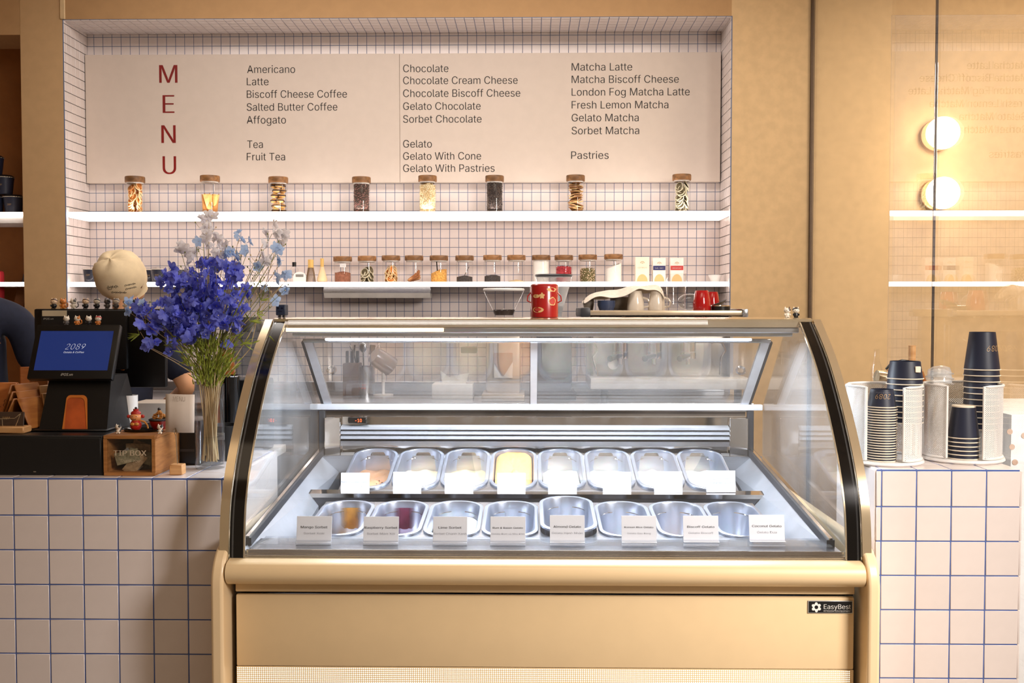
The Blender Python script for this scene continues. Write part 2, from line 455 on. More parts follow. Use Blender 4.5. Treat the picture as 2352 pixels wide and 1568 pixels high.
wc = struct('trim_5', MB().box(XNL, XNR, YF + 0.001, YB, ZN - 0.002, ZN + 0.002), M_grout)
MC = Matrix.Translation((0, 0, ZN - 0.002)) @ Matrix.Rotation(PI / 2, 4, 'X')   # local z -> -Y ; -y -> -Z
sf = MB()
for (x0, x1) in cols:
    for (y0, y1) in ysp: add_tile(sf, MC, x0, x1, -y1, -y0) if False else sf.add([(x0 + J / 2, y0 + J / 2, ZN - 0.002), (x1 - J / 2, y0 + J / 2, ZN - 0.002), (x1 - J / 2, y1 - J / 2, ZN - 0.002), (x0 + J / 2, y1 - J / 2, ZN - 0.002), (x0 + .002, y0 + .002, ZN - 0.0045), (x1 - .002, y0 + .002, ZN - 0.0045), (x1 - .002, y1 - .002, ZN - 0.0045), (x0 + .002, y1 - .002, ZN - 0.0045)], [(4, 7, 6, 5), (0, 4, 5, 1), (1, 5, 6, 2), (2, 6, 7, 3), (3, 7, 4, 0)])
tag(sf.build('tile_field', M_tile, wc, smooth=False, fix=False), kind='stuff')

# glass partition on the right (plane X = XG)
gp = thing('glass_partition', (XG, 3.7, 0), 'tall frameless glass partition mirroring the tiled niche on the right', 'partition', world=True)
yseam = WX(2144, 400, XG).y
MB().box(XG, XG + 0.010, yseam + 0.003, YF - 0.015, 0.02, 3.24).build('pane', G_pane, gp, smooth=False)
MB().box(XG, XG + 0.010, 1.9, yseam - 0.003, 0.02, 3.24).build('pane', G_pane, gp, smooth=False)
MB().box(XG + 0.001, XG + 0.009, yseam - 0.003, yseam + 0.003, 0.02, 3.24).build('seal', mat('dark_seal', (70, 55, 42), 0.5), gp, smooth=False)
MB().box(XG - 0.006, XG + 0.014, YF - 0.015, YF - 0.0005, 0.0, 3.25, .002).build('wall_channel', mat('bronze_channel', (84, 66, 50), 0.4, metal=0.6), gp, smooth=False)
# room beyond the glass: two globe lights
for (px, py, lb) in ((2166, 305, 'upper globe wall lamp glowing white on the beige wall'), (2166, 443, 'lower globe wall lamp glowing white on the beige wall')):
    c = W(px, py, YF - 0.11)
    g = thing('wall_lamp', (c.x, YF, c.z), lb, 'lamp', world=True)
    M90 = Matrix.Rotation(PI / 2, 4, 'X')
    MB().cyl(0.078, 0.0, 0.03, (c.x, YF, c.z), 28, M=M90).build('mount', mat('lamp_mount', (170, 130, 84), 0.4), g)
    MB().ball((c.x, YF - 0.108, c.z), 0.081, 0.078, 0.081, 28, 16).build('globe', mat('lit_opal_globe', (255, 236, 205), 0.4, emit=8.0), g)
# beige cabinet with brown dots beyond the partition
dc = thing('dotted_cabinet', (2.1, 3.6, 0), 'white cabinet with round brown dots beyond the glass', 'cabinet', world=True)
cx0 = WX(2352, 1000, XG + .25).x; ctop = W(2330, 952, 3.3).z
MB().box(XG + 0.14, 3.0, 3.3, 3.9, 0, ctop, 0.004).build('carcass', mat('white_laminate', (226, 226, 226), 0.35), dc)
for (px, py) in ((2319, 991), (2324, 1026), (2331, 1061), (2352, 1000), (2362, 1040)):
    c = W(px, py, 3.3); MB().cyl(0.0095, 0, 0.002, (c.x, 3.2999, c.z), 16, M=Matrix.Rotation(PI / 2, 4, 'X')).build('dot', mat('brown_print', (190, 160, 140), 0.6), dc)

# ------------------------------------------------------------------ menu board
YM = YB - 0.045
mbx0 = W(197, 270, YM).x; mbx1 = W(1655, 270, YM).x; mbxm = W(918, 270, YM).x
mz1 = W(900, 123, YM).z; mz0 = W(900, 419, YM).z
menu = thing('menu_board', ((mbx0 + mbx1) / 2, YM, mz0), 'wide matt beige menu board mounted on the tiled niche wall', 'menu board', world=True)
MB().box(mbx0, mbxm - .0008, YM, YB - T - .001, mz0, mz1, .001).build('panel', M_board, menu, smooth=False)
MB().box(mbxm + .0008, mbx1, YM, YB - T - .001, mz0, mz1, .001).build('panel', M_board, menu, smooth=False)
def mtext(s, x0, x1, yb, cap, m, thin=0.007):
    a = W(x0, yb, YM); b = W(x1, yb, YM)
    lettering(s, m, menu, a.x, b.x, a.z, YM - 0.0012, cap=cap * YM / F, thin=thin)
for s, x0, x1, y in (('M', 366, 408, 191), ('E', 374, 401, 260), ('N', 371, 404, 329), ('U', 374, 405, 400)):
    mtext(s, x0, x1, y, 41, M_red, thin=0.014)
for s, x0, x1, y in (('Americano', 568, 678, 168), ('Latte', 567, 617, 196), ('Biscoff Cheese Coffee', 567, 797, 225), ('Salted Butter Coffee', 567, 775, 254.5),
    ('Affogato', 567, 657, 284), ('Tea', 568, 604, 340), ('Fruit Tea', 567, 655, 368.5),
    ('Chocolate', 926, 1030, 166), ('Chocolate Cream Cheese', 926, 1189, 193.5), ('Chocolate Biscoff Cheese', 926, 1195, 223), ('Gelato Chocolate', 926, 1104, 252.5),
    ('Sorbet Chocolate', 926, 1106, 282), ('Gelato', 926, 992, 339), ('Gelato With Cone', 926, 1105, 367), ('Gelato With Pastries', 926, 1136, 395),
    ('Matcha Latte', 1313, 1452, 162.5), ('Matcha Biscoff Cheese', 1313, 1559, 191), ('London Fog Matcha Latte', 1313, 1584, 220), ('Fresh Lemon Matcha', 1313, 1535, 249.5),
    ('Gelato Matcha', 1313, 1467, 279), ('Sorbet Matcha', 1313, 1468, 308.5), ('Pastries', 1312, 1398, 365)):
    mtext(s, x0, x1, y, 17, M_ink)

# ------------------------------------------------------------------ lit shelves
def lit_shelf(zt, h, x0, x1, label, strip=0.018):
    s = thing('wall_shelf', ((x0 + x1) / 2, YF + .14, zt - h), label, 'shelf', world=True)
    MB().box(x0, x1, YF + 0.016, YB - T - 0.002, zt - h, zt, 0.001).build('board', M_white, s, smooth=False)
    MB().box(x0, x1, YF + 0.004, YF + 0.015, zt - strip, zt + 0.002, 0.002).build('led_strip', M_led, s, smooth=False)
    return s
zU = W(700, 486.5, YF).z; zL = W(1000, 648, YF).z
s1 = lit_shelf(zU, 0.024, XNL + T + .001, XNR - T - .001, 'upper white niche shelf edged with a bright light strip', 0.024)
MB().box(XNL + .01, XNR - .01, YF + .016, YB - .03, zU - .027, zU - .0245).build('diffuser_or_added_glow', M_ledsoft, s1, smooth=False)
s2 = lit_shelf(zL, 0.019, XNL + T + .001, XNR - T - .001, 'lower white niche shelf edged with a bright light strip', 0.022)
MB().box(XNL + .01, XNR - .01, YF + .02, YF + .09, zL - .0215, zL - .0193).build('diffuser_or_added_glow', M_ledsoft, s2, smooth=False)  # glowing sheet added to brighten the wall below the lower shelf
lit_shelf(zU, 0.055, -4.38, XPL - .001, 'upper shelf of the brown alcove with a light strip', 0.018)
lit_shelf(zL, 0.022, -4.38, XPL - .001, 'lower shelf of the brown alcove with a light strip', 0.018)
# light bar under the lower shelf
a = W(743, 664, 5.30); b = W(990, 684, 5.30)
lb = thing('light_bar', ((a.x + b.x) / 2, 5.33, b.z), 'long brushed metal light bar fixed under the lower shelf', 'light fitting', world=True)
MB().box(a.x, b.x, 5.29, 5.40, (a.z + b.z) / 2, zL - .0195, .003).build('housing', M_steel, lb)
MB().prism([(5.285, (a.z + b.z) / 2 + .003), (5.39, (a.z + b.z) / 2 + .003), (5.37, b.z), (5.30, b.z)], a.x + .004, b.x - .004).build('cover', mat('frosted_cover', (196, 190, 182), 0.5), lb)

# ------------------------------------------------------------------ tiled counters
CP = 0.1
_m, big_tile = None, None
def counter(x0, x1, yf, yb, z, gx, label, gm):
    c = thing('tiled_counter', ((x0 + x1) / 2, (yf + yb) / 2, 0), label, 'counter', world=True)
    MB().box(x0 + .003, x1 - .003, yf + .0010, yb - .003, 0, z - .0010).build('core', gm, c, smooth=False)
    ex = x1 if x1 < 0 else x0
    MB().box(ex - .0025, ex + .0025, yf + .0045, yb - .004, 0, z - .005).build('end_panel', M_tile, c, smooth=False)
    Mf = Matrix.Translation((0, yf + .004, 0))
    cache = {}
    k0 = math.floor((x0 - gx) / CP)
    xs = []
    k = k0
    while gx + k * CP < x1 - .004:
        a = max(x0, gx + k * CP); b = min(x1, gx + (k + 1) * CP)
        if b - a > .008: xs.append((a, b))
        k += 1
    zs = []; t = z - 0.004; first = True
    while t > 0.01:
        h = 0.1045 if first else CP
        zs.append((max(0, t - h), t)); t -= h; first = False
    def piece(w, h, kind):
        key = (round(w, 3), round(h, 3), kind)
        if key not in cache:
            mb = MB()
            if kind == 'f': mb.box(-w / 2, w / 2, -.004, .002, -h / 2, h / 2, .0012)
            elif kind == 't': mb.box(-w / 2, w / 2, -h / 2, h / 2, -.002, .004, .0012)
            else: mb.box(-.004, .002, -w / 2, w / 2, -h / 2, h / 2, .0012)
            cache[key] = mb.mesh('glazed_tile', M_tile)
        return cache[key]
    cx, cy, _ = c.location
    for (a, b) in xs:
        for (p, q) in zs:
            obj_from_mesh('tile', piece(b - a - .0034, q - p - .0034, 'f'), c, ((a + b) / 2 - cx, yf + .004 - .001 - cy, (p + q) / 2))
    ys = []; t = yf
    while t < yb - .005:
        ys.append((t, min(yb, t + CP))); t += CP
    for (a, b) in xs:
        for (p, q) in ys:
            obj_from_mesh('tile', piece(b - a - .0034, q - p - .0034, 't'), c, ((a + b) / 2 - cx, (p + q) / 2 - cy, z - .004))
    if x1 > 0:
        for (p, q) in ys:
            for (r, s) in zs: obj_from_mesh('tile', piece(q - p - .0025, s - r - .0025, 's'), c, (x1 + .001 - cx, (p + q) / 2 - cy, (r + s) / 2), (0, 0, PI))
    return c
YC = 2.81; ZC = W(300, 1097, YC).z
counter(-2.35, -0.862, YC, YC + 0.56, ZC, W(190, 1130, YC).x, 'white tiled counter with dark grout left of the gelato case', M_bgrout)
YC2 = 2.875; ZC2 = W(2100, 1077.5, YC2).z
counter(1.00, W(2343, 1200, YC2).x, YC2, YC2 + 0.36, ZC2, W(2105, 1130, YC2).x, 'white tiled counter with blue grout right of the gelato case', M_bgrout)
# work counter along the niche wall and a lower one behind the case
wk = thing('work_counter', (-0.6, 4.9, 0), 'long steel work counter along the tiled back wall', 'counter', world=True)
ZW = 0.95
MB().box(XNL + .02, XNR - .02, 4.52, YF - .02, ZW - .04, ZW, .004).build('worktop', M_steel, wk)
MB().box(XNL + .05, XNR - .05, 4.56, YF - .03, 0, ZW - .041, .002).build('base_cabinet', mat('grey_laminate', (150, 140, 130), 0.4), wk)
MB().box(XNL + .03, XNR - .03, YF - .035, YF - .021, ZW + .001, ZW + .05, .002).build('upstand', M_steel, wk)

# ------------------------------------------------------------------ gelato display case
XR = W(1978, 1285, 2.65).x; XL = W(527, 1285, 2.65).x
CXm = (XL + XR) / 2
raw = [(1978, 1285), (1976, 1200), (1970, 1130), (1955, 1040), (1930, 930), (1900, 825), (1865, 737)]
pf = []
for px, py in raw:
    w_ = WX(px, py, XR); pf.append((w_.y, w_.z))
pf[0] = (pf[0][0], 0.708)
def smooth_curve(p, n=4):
    out = []
    for i in range(len(p) - 1):
        p0 = p[max(0, i - 1)]; p1 = p[i]; p2 = p[i + 1]; p3 = p[min(len(p) - 1, i + 2)]
        for k in range(n):
            t = k / n
            out.append(tuple(0.5 * ((2 * p1[j]) + (-p0[j] + p2[j]) * t + (2 * p0[j] - 5 * p1[j] + 4 * p2[j] - p3[j]) * t * t + (-p0[j] + 3 * p1[j] - 3 * p2[j] + p3[j]) * t ** 3) for j in range(2)))
    out.append(p[-1]); return out
CV = smooth_curve(pf)
YT, ZT = CV[-1]
YR0, ZR0 = 3.74, 1.014     # rear rail
YR1, ZR1 = 3.42, 1.262     # top of the rear doors
ZG = 0.84
case = thing('gelato_display_case', (CXm, 3.2, 0), 'cream refrigerated gelato case with curved front glass, lit inside', 'display case', world=True)
SW = 0.038
MB().ribbon(CV, XL + SW, XR - SW, 0.004).build('front_glass', G_case, case)
for (a, b) in ((XL, XL + SW), (XR - SW, XR)):
    fr_ = MB().ribbon(CV, a, b, 0.004, t0=-0.005).build('glass_border', M_blackg, case)
    e = (b - .0008, b + .0032) if a == XL else (a - .0032, a + .0008)
    MB().ribbon(CV, e[0], e[1], 0.006, t0=-0.006).build('edge_trim', M_goldst, fr_, smooth=True)
# steel side frames follow the glass and run on below it
ext = [(CV[0][0], 0.70)] + CV
for a, b in ((XL - 0.026, XL - 0.002), (XR + .002, XR + 0.026)):
    MB().ribbon(ext, a, b, 0.044, t0=-0.038).build('side_frame', M_goldst, case)
# top cap
top = [(YT - .002, ZT - .020), (YT - .002, ZT + .006), (YT + .02, ZT + .009), (3.50, ZT + .009), (3.50, ZT - .006), (YT + .03, ZT - .006), (YT + .03, ZT - .02)]
MB().prism(top, XL - .0, XR + .0).build('top_cover', M_goldst, case, smooth=False)
MB().box(XL + SW, XR - SW, YT + .004, YT + .028, ZT - .038, ZT - .0205, .003).build('light_profile', M_steel, case)
MB().box(XL + SW, XL + SW + .50, YT + .0005, YT + .0035, ZT - .034, ZT - .022, .001).build('front_reflection', mat('warm_reflection', (255, 226, 186), 0.4, emit=2.2), case, smooth=False)  # glowing strip painted in for the warm reflection below the top cover
cn = MB().box(XL + .05, XR - .05, YT + .035, YR1 + .01, ZT - .050, ZT - .0065, .004).build('canopy', M_steel, case)
MB().box(XL + .11, XR - .13, YR1 - .03, YR1 - .012, ZR1 + .008, ZR1 + .016, .002).build('light_tube', mat('cold_light_tube', (226, 238, 255), 0.4, emit=9.0), case)
# side glass
for x, nm in ((XL + .006, 0), (XR - .010, 1)):
    poly = [(y, z) for y, z in CV] + [(YT + .05, ZT - .005), (YR1, ZR1 + .05), (YR0, ZR0 + .0), (YR0, ZG - .01)]
    MB().prism([(p[0], p[1]) for p in poly], x, x + .004).build('side_glass', G_side, case, smooth=False)
# rear frame
XI0, XI1 = W(741, 1035, YR0).x, W(1722, 1035, YR0).x
mo = mat('white_aluminium', (238, 240, 246), 0.4)
MB().box(XI0 - .045, XI1 + .045, YR0 - .012, YR0 + .012, ZR0 - .016, ZR0 + .006, .004).build('rear_rail', mo, case)
for x0, x1 in ((XI0 - .012, XI0 + .012), (XI1 - .012, XI1 + .012)):
    MB().box(x0, x1, YR0 - .014, YR0 + .01, ZG - .02, ZR0 - .017, .003).build('rear_post', M_rubber, case)
def slant(x0, x1, mtl, nm, o0=0.0, o1=0.0, th=.012):
    return MB().prism([(YR0 + o0, ZR0 + .006), (YR0 + o0 + th, ZR0 + .012), (YR1 + o0 + th, ZR1 + .006), (YR1 + o0, ZR1)], x0, x1).build(nm, mtl, case, smooth=False)
XA, XB = W(741, 932, YR0).x, W(1722, 932, YR0).x
mo = mat('white_aluminium', (238, 240, 246), 0.4)
slant(XA + .004, XA + .034, mo, 'door_frame'); slant(XB - .034, XB - .004, mo, 'door_frame')
slant(XA - .006, XA + .0035, M_rubber, 'door_seal'); slant(XB - .0035, XB + .006, M_rubber, 'door_seal')
XD = W(1226, 860, 3.6).x
slant(XD - .012, XD + .012, mo, 'door_frame', o0=-.006)
slant(XD - .014, XD - .0125, M_rubber, 'door_seal', o0=-.006)
MB().box(XA, XB, YR1 - .006, YR1 + .02, ZR1 + .0, ZR1 + .014, .003).build('rear_top_rail', M_steel, case)
slant(XA + .035, XD - .0145, G_rear, 'rear_door', th=.004); slant(XD + .0125, XB - .035, G_rear, 'rear_door', th=.004)
for px in (762, 1701):
    c = W(px, 851, 3.60)
    MB().lathe([(.009, 0), (.016, 0), (.019, .004), (.016, .008), (.010, .006), (.009, 0)], tuple(c), 24, M=Matrix.Rotation(math.radians(60), 4, 'X')).build('door_pull', M_chrome, case)
# rear inner wall, louvres, display
XP0, XP1 = W(783, 1000, YR0 - .03).x, W(1675, 1000, YR0 - .03).x
MB().box(XI0 + .013, XI1 - .013, YR0 - .006, YR0 + .01, .80, W(1200, 956, YR0).z, .002).build('rear_panel', M_chrome, case, smooth=False)
zz0 = W(1200, 981, YR0 - .03).z; zz1 = W(1200, 1024, YR0 - .03).z
M_lv = mat('louvre_aluminium', (200, 204, 212), .35, metal=.5)
for i in range(4):
    za = zz0 + (zz1 - zz0) * i / 4; zb_ = za + (zz1 - zz0) * 0.13
    if i == 3: zb_ = zz1
    MB().prism([(YR0 - .036, za), (YR0 - .008, za + .006), (YR0 - .008, zb_ + .004), (YR0 - .036, zb_)], XP0, XP1).build('louvre', M_lv if i < 3 else M_steel, case, smooth=False)
MB().box(XP0, XP1, YR0 - .018, YR0 - .007, zz1, zz0).build('vent_back', M_rubber, case, smooth=False)
for x0, x1 in ((XI0 + .013, XP0 - .002), (XP1 + .002, XI1 - .013)):
    MB().box(x0, x1, YR0 - .03, YR0 - .007, .76, W(1200, 957, YR0).z, .002).build('side_cheek', M_chrome, case, smooth=False)
a = W(800, 957, YR0 - .03); b = W(843, 972, YR0 - .03)
ds = MB().box(a.x, b.x, YR0 - .04, YR0 - .007, b.z, a.z, .003).build('thermostat', M_blackg, case)
lettering('-10', mat('red_led_digits', (255, 90, 40), 0.5, emit=3), ds, W(816, 969, YR0 - .04).x, W(831, 969, YR0 - .04).x, W(816, 969, YR0 - .04).z, YR0 - .0405, cap=.012, thin=0.01)
# inner liner
XQ0, XQ1 = XI0, XI1
M_liner = mat('liner_steel', (176, 180, 188), 0.32, metal=0.7, var=.05)
for sgn, xo, xi in ((1, XI0, W(783, 1000, YR0).x), (-1, XI1, W(1675, 1000, YR0).x)):
    yb_, yf_ = YR0 - .01, 2.70
    dz = .10
    MB().add([(xo, yf_, .722), (xo, yb_, ZG - .006), (xi, yb_, ZG - .02 - dz * .5), (xi, yf_, .722 - dz)], [(0, 1, 2, 3)]).add(
             [(xi, yf_, .722 - dz), (xi, yb_, ZG - .02 - dz * .5), (xi, yb_, .55), (xi, yf_, .55)], [(0, 1, 2, 3)]).build('liner', M_liner, case, smooth=False)
    MB().prism([(yf_ + .03, .722), (yb_, ZG - .008), (yb_, ZG + .014), (yf_ + .03, .744)], xo - .011, xo + .011).build('gasket', M_rubber, case, smooth=False)
    MB().prism([(yf_ + .03, .7445), (yb_, ZG + .0145), (yb_, ZG + .019), (yf_ + .03, .749)], xo - .005, xo + .005).build('gasket_trim', M_chrome, case, smooth=False)
XW0, XW1 = XP0 - .0, XP1 + .0
MB().box(XI0, XI1, 2.69, YR0, .52, .55).build('well_floor', mat('dark_well', (70, 74, 84), 0.35, metal=0.6), case, smooth=False)
YRI = 3.335
M_dwell = mat('grey_well_steel', (100, 102, 108), 0.3, metal=0.8)
MB().box(XP0 - .05, XP1 + .05, YRI + .0, YRI + .012, .551, .742).build('riser', M_dwell, case, smooth=False)
# rear tier frame: steel edge around the pans
MB().prism([(YRI - .006, .742), (YRI - .006, .756), (YRI + .035, .762), (YRI + .035, .743)], XP0 - .06, XP1 + .06).build('tier_edge', M_chrome, case, smooth=False)
MB().prism([(3.705, .842), (3.735, .85), (3.735, .83), (3.705, .83)], XP0, XP1).build('tier_edge', M_chrome, case, smooth=False)
# front deck
zd = W(1200, 1261, 2.69).z; ze = W(1200, 1238, 2.80).z
MB().prism([(2.672, zd), (2.80, ze), (2.80, .66), (2.672, .66)], XL + .045, XR - .045).build('front_deck', M_steel, case, smooth=False)
MB().box(XL + .04, XR - .04, 2.668, 2.6715, zd - .014, zd + .002, .001).build('deck_trim', M_chrome, case, smooth=False)
MB().box(XL + .035, XR - .035, 2.660, 2.667, .7095, .716, .001).build('deck_trim', M_chrome, case, smooth=False)
sl = MB().prism([(2.705, zd + .0055), (2.80, ze + .003), (2.80, ze + .006), (2.705, zd + .0085)], XL + .06, XR - .06).build('acrylic_shelf', G_acr, case, smooth=False)

# body: bumper, panels, pods
YP = CV[0][0]
b0 = .7075
bump = [(YP + .04, b0), (YP + .0, b0), (YP - .030, b0 - .006), (YP - .042, b0 - .018), (YP - .046, b0 - .034), (YP - .040, b0 - .050), (YP - .022, b0 - .064), (YP + .01, b0 - .072), (YP + .04, b0 - .072)]
mbz = MB(); mbz.prism(smooth_curve(bump[1:-1], 3) + [(YP + .04, b0 - .072), (YP + .04, b0)], XL + .001, XR - .001)
mbz.build('bumper', M_cream, case)
zs0 = W(1200, 1362, 2.66).z; zg = W(1200, 1532, 2.67).z
MB().box(XL + .012, XR - .012, YP + .012, YP + .06, zs0, b0 - .0725, .002).build('upper_rail', M_cream, case)
MB().box(XL + .006, XR - .006, YP + .045, YP + .065, zs0 - .012, zs0 - .0005).build('shadow_gap', M_black, case, smooth=False)
MB().box(XL + .012, XR - .012, YP + .014, YP + .03, zg + .001, zs0 - .008, .005).build('front_panel', M_cream, case)
MB().box(XL + .012, XR - .012, YP + .0145, YP + .03, .12, zg, .001).build('grille_panel', M_cream, case, smooth=False)
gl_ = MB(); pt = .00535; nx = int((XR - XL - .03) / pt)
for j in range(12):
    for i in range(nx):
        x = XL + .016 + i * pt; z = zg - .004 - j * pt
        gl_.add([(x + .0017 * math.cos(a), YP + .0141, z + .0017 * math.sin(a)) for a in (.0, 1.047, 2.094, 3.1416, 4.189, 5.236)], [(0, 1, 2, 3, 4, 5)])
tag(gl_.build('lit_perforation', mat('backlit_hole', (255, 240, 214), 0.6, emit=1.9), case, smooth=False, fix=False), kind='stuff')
MB().box(XL + .02, XR - .02, YP + .06, 3.72, .10, .50).build('chassis', M_black, case, smooth=False)
MB().box(XL + .05, XR - .05, YP + .05, 3.6, .0, .12).build('plinth', M_black, case, smooth=False)
MB().box(XL + .02, XR - .02, 3.70, 3.745, .50, .83).build('rear_skirt', M_steel, case, smooth=False)
pod = []
for k in range(13):
    t = PI / 2 * k / 12; pod.append((YP - .052 + .10 - .10 * math.sin(t) ** 1.0, .640 + .105 * math.cos(t)))
pod = [(3.74, .745)] + pod + [(YP - .052, .40), (YP - .045, .06), (YP - .0, .02), (3.74, .02)]
M_pod = mat('cream_plastic', (234, 206, 164), 0.30, coat=0.25, var=0.01)
podp = [(p[0], p[1]) for p in pod]
for a, b in ((W(484, 1450, YP - .05).x, XL - .003), (XR + .003, W(2022, 1450, YP - .05).x)):
    o = MB().prism(podp, a, b).build('side_pod', M_pod, case)
    mdf = o.modifiers.new('bevel', 'BEVEL'); mdf.width = .008; mdf.segments = 3; mdf.limit_method = 'ANGLE'; mdf.angle_limit = math.radians(50)
# badge
YBG = YP + .0138
a = W(1855, 1378, YBG); b = W(1958, 1408, YBG)
bd = MB().box(a.x, b.x, YBG - .003, YBG, b.z, a.z, .001).build('badge', mat('badge_silver', (205, 205, 200), 0.3, metal=0.5), case)
MB().box(a.x + .0022, b.x - .0022, YBG - .0036, YBG - .0025, b.z + .0022, a.z - .0022).build('badge_face', M_black, bd, smooth=False)
M_bw = mat('badge_white', (226, 222, 214), 0.4)
lettering('EasyBest', M_bw, bd, W(1891, 1400, YBG).x, W(1953, 1400, YBG).x, W(1891, 1397, YBG).z, YBG - .0040, cap=.0125, thin=.012)
lettering('REFRIGERATION EQUIPMENT', M_bw, bd, W(1891, 1400, YBG).x, W(1953, 1400, YBG).x, W(1891, 1403.5, YBG).z, YBG - .0040, cap=.0042)
cc = W(1874, 1393, YBG); sw = MB()
for k in range(6):      # six-petal swirl around an open centre
    a0 = k * PI / 3
    pts_o = []; 
    for t in range(7):
        u = t / 6; ang = a0 + u * 1.25; r_ = .0058 + .0092 * math.sin(PI * min(1, u * .9 + .1)) * .85
        pts_o.append((cc.x + r_ * math.cos(ang), YBG - .0040 - .0001 * k, cc.z + r_ * math.sin(ang)))
    pts_i = [(cc.x + .0050 * math.cos(a0 + u * 1.25 / 6), YBG - .0040 - .0001 * k, cc.z + .0050 * math.sin(a0 + u * 1.25 / 6)) for u in range(6, -1, -1)]
    sw.add(pts_o + pts_i, [tuple(range(14))])
sw.build('emblem', M_bw, bd, smooth=False, fix=False)

# ------------------------------------------------------------------ gelato pans
def rrect(hx, hy, r, z, n=6, cx=0, cy=0):
    out = []
    for (sx, sy, a0) in ((1, 1, 0), (-1, 1, PI / 2), (-1, -1, PI), (1, -1, 1.5 * PI)):
        for k in range(n + 1):
            a = a0 + PI / 2 * k / n
            out.append((cx + sx * (hx - r) + r * math.cos(a), cy + sy * (hy - r) + r * math.sin(a), z))
    return out
def pan_mesh(L):
    mb = MB(); hx = .0825; hy = L / 2
    loops = [rrect(hx, hy, .072, .112), rrect(hx + .0005, hy, .072, .118), rrect(hx - .003, hy - .003, .070, .120), rrect(hx - .010, hy - .010, .064, .119),
             rrect(hx - .012, hy - .012, .062, .115), rrect(hx - .015, hy - .016, .058, .060), rrect(hx - .020, hy - .022, .052, .012), rrect(hx - .032, hy - .034, .040, .002), rrect(.02, .03, .018, .002)]
    mb.rings(loops, cap1=True)
    mb.rings([rrect(hx - .010, hy - .010, .064, .112), rrect(hx - .016, hy - .018, .058, .055), rrect(hx - .032, hy - .034, .04, .0)], cap1=True)
    return mb.mesh('pan', M_pan, fix=False)
def mark_mesh(L):
    mb = MB()
    for s in (-1, 1):
        pts = []
        for k in range(9):
            a = PI / 2 + s * (.35 + .85 * k / 8)
            pts.append((.0825 - .0825 + (.060) * math.cos(a) * 1.05, L / 2 - .076 + .060 * math.sin(a), .088))
        mb.tube(pts, .0011, 4)
    return mb.mesh('level_mark', M_chrome)
PANL, MARK = pan_mesh(.355), mark_mesh(.355)
def reflection_film(name, rgb):
    """painted reflection of the gelato colour that fades out at its rim"""
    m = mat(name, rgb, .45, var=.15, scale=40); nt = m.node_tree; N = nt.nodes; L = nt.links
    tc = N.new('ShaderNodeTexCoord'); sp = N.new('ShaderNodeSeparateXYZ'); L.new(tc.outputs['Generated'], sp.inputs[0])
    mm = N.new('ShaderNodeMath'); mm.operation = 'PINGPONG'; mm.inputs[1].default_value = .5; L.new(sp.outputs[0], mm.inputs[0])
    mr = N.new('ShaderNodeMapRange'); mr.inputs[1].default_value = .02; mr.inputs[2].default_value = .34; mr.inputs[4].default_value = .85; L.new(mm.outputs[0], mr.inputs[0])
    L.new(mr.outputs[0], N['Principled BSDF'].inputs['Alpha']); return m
def content(level, heap, seed, L=.355, slope=0.0, peak=None):
    rnd = random.Random(seed); mb = MB(); hx = .0655; hy = L / 2 - .017
    loops = []
    ph = [rnd.uniform(0, 6.28) for _ in range(6)]
    for q in (1.0, .93, .8, .62, .42, .2, .02):
        lp = rrect(hx * q, hy * q, max(.001, .058 * q), 0, n=5)
        row = []
        for (x, y, z) in lp:
            nz = .007 * math.sin(x * 90 + ph[0]) * math.cos(y * 60 + ph[1]) + .004 * math.sin(x * 210 + ph[2] + y * 150) + .0025 * rnd.uniform(-1, 1)
            h = level + heap * (1 - q ** 2) + slope * (-y / hy) + nz * (1.0 if q < .99 else .4)
            if peak: h += peak[2] * math.exp(-((x - peak[0]) ** 2 + (y - peak[1]) ** 2) / .0016)
            row.append((x, y, h))
        loops.append(row)
    mb.rings(loops, cap1=True)
    o = mb; return o
YPF, ZPF = 2.95, None
pan_xs = [CXm - .0 + (i - 3.5) * .1705 for i in range(8)]
c0 = (W(740, 1160, 3.12).x + W(1738, 1160, 3.12).x) / 2
front = [('mango sorbet', (236, 170, 60), 'nearly empty'), ('raspberry sorbet', (150, 40, 70), 'nearly empty'), ('lime sorbet', (246, 244, 238), 'half full'), ('rum and raisin gelato', (238, 224, 196), 'nearly empty'),
         ('almond gelato', (240, 226, 200), 'raised'), ('rice gelato', (236, 224, 204), 'nearly empty'), ('caramel biscuit gelato', (214, 170, 120), 'nearly empty'), ('coconut gelato', (250, 246, 238), 'low')]
rear = [('dark chocolate gelato', (176, 130, 96), 'low'), ('tiramisu gelato', (238, 214, 180), 'low'), ('pistachio gelato', (236, 206, 160), 'low'), ('caramel coloured hazelnut gelato', (208, 146, 90), 'heaped'),
        ('vanilla gelato', (246, 240, 226), 'low'), ('mint chocolate chip gelato', (240, 240, 232), 'low'), ('white gelato', (246, 244, 240), 'low'), ('salted butter gelato', (246, 236, 216), 'low')]
def ordn(i): return ['leftmost', 'second', 'third', 'fourth', 'fifth', 'sixth', 'seventh', 'rightmost'][i]
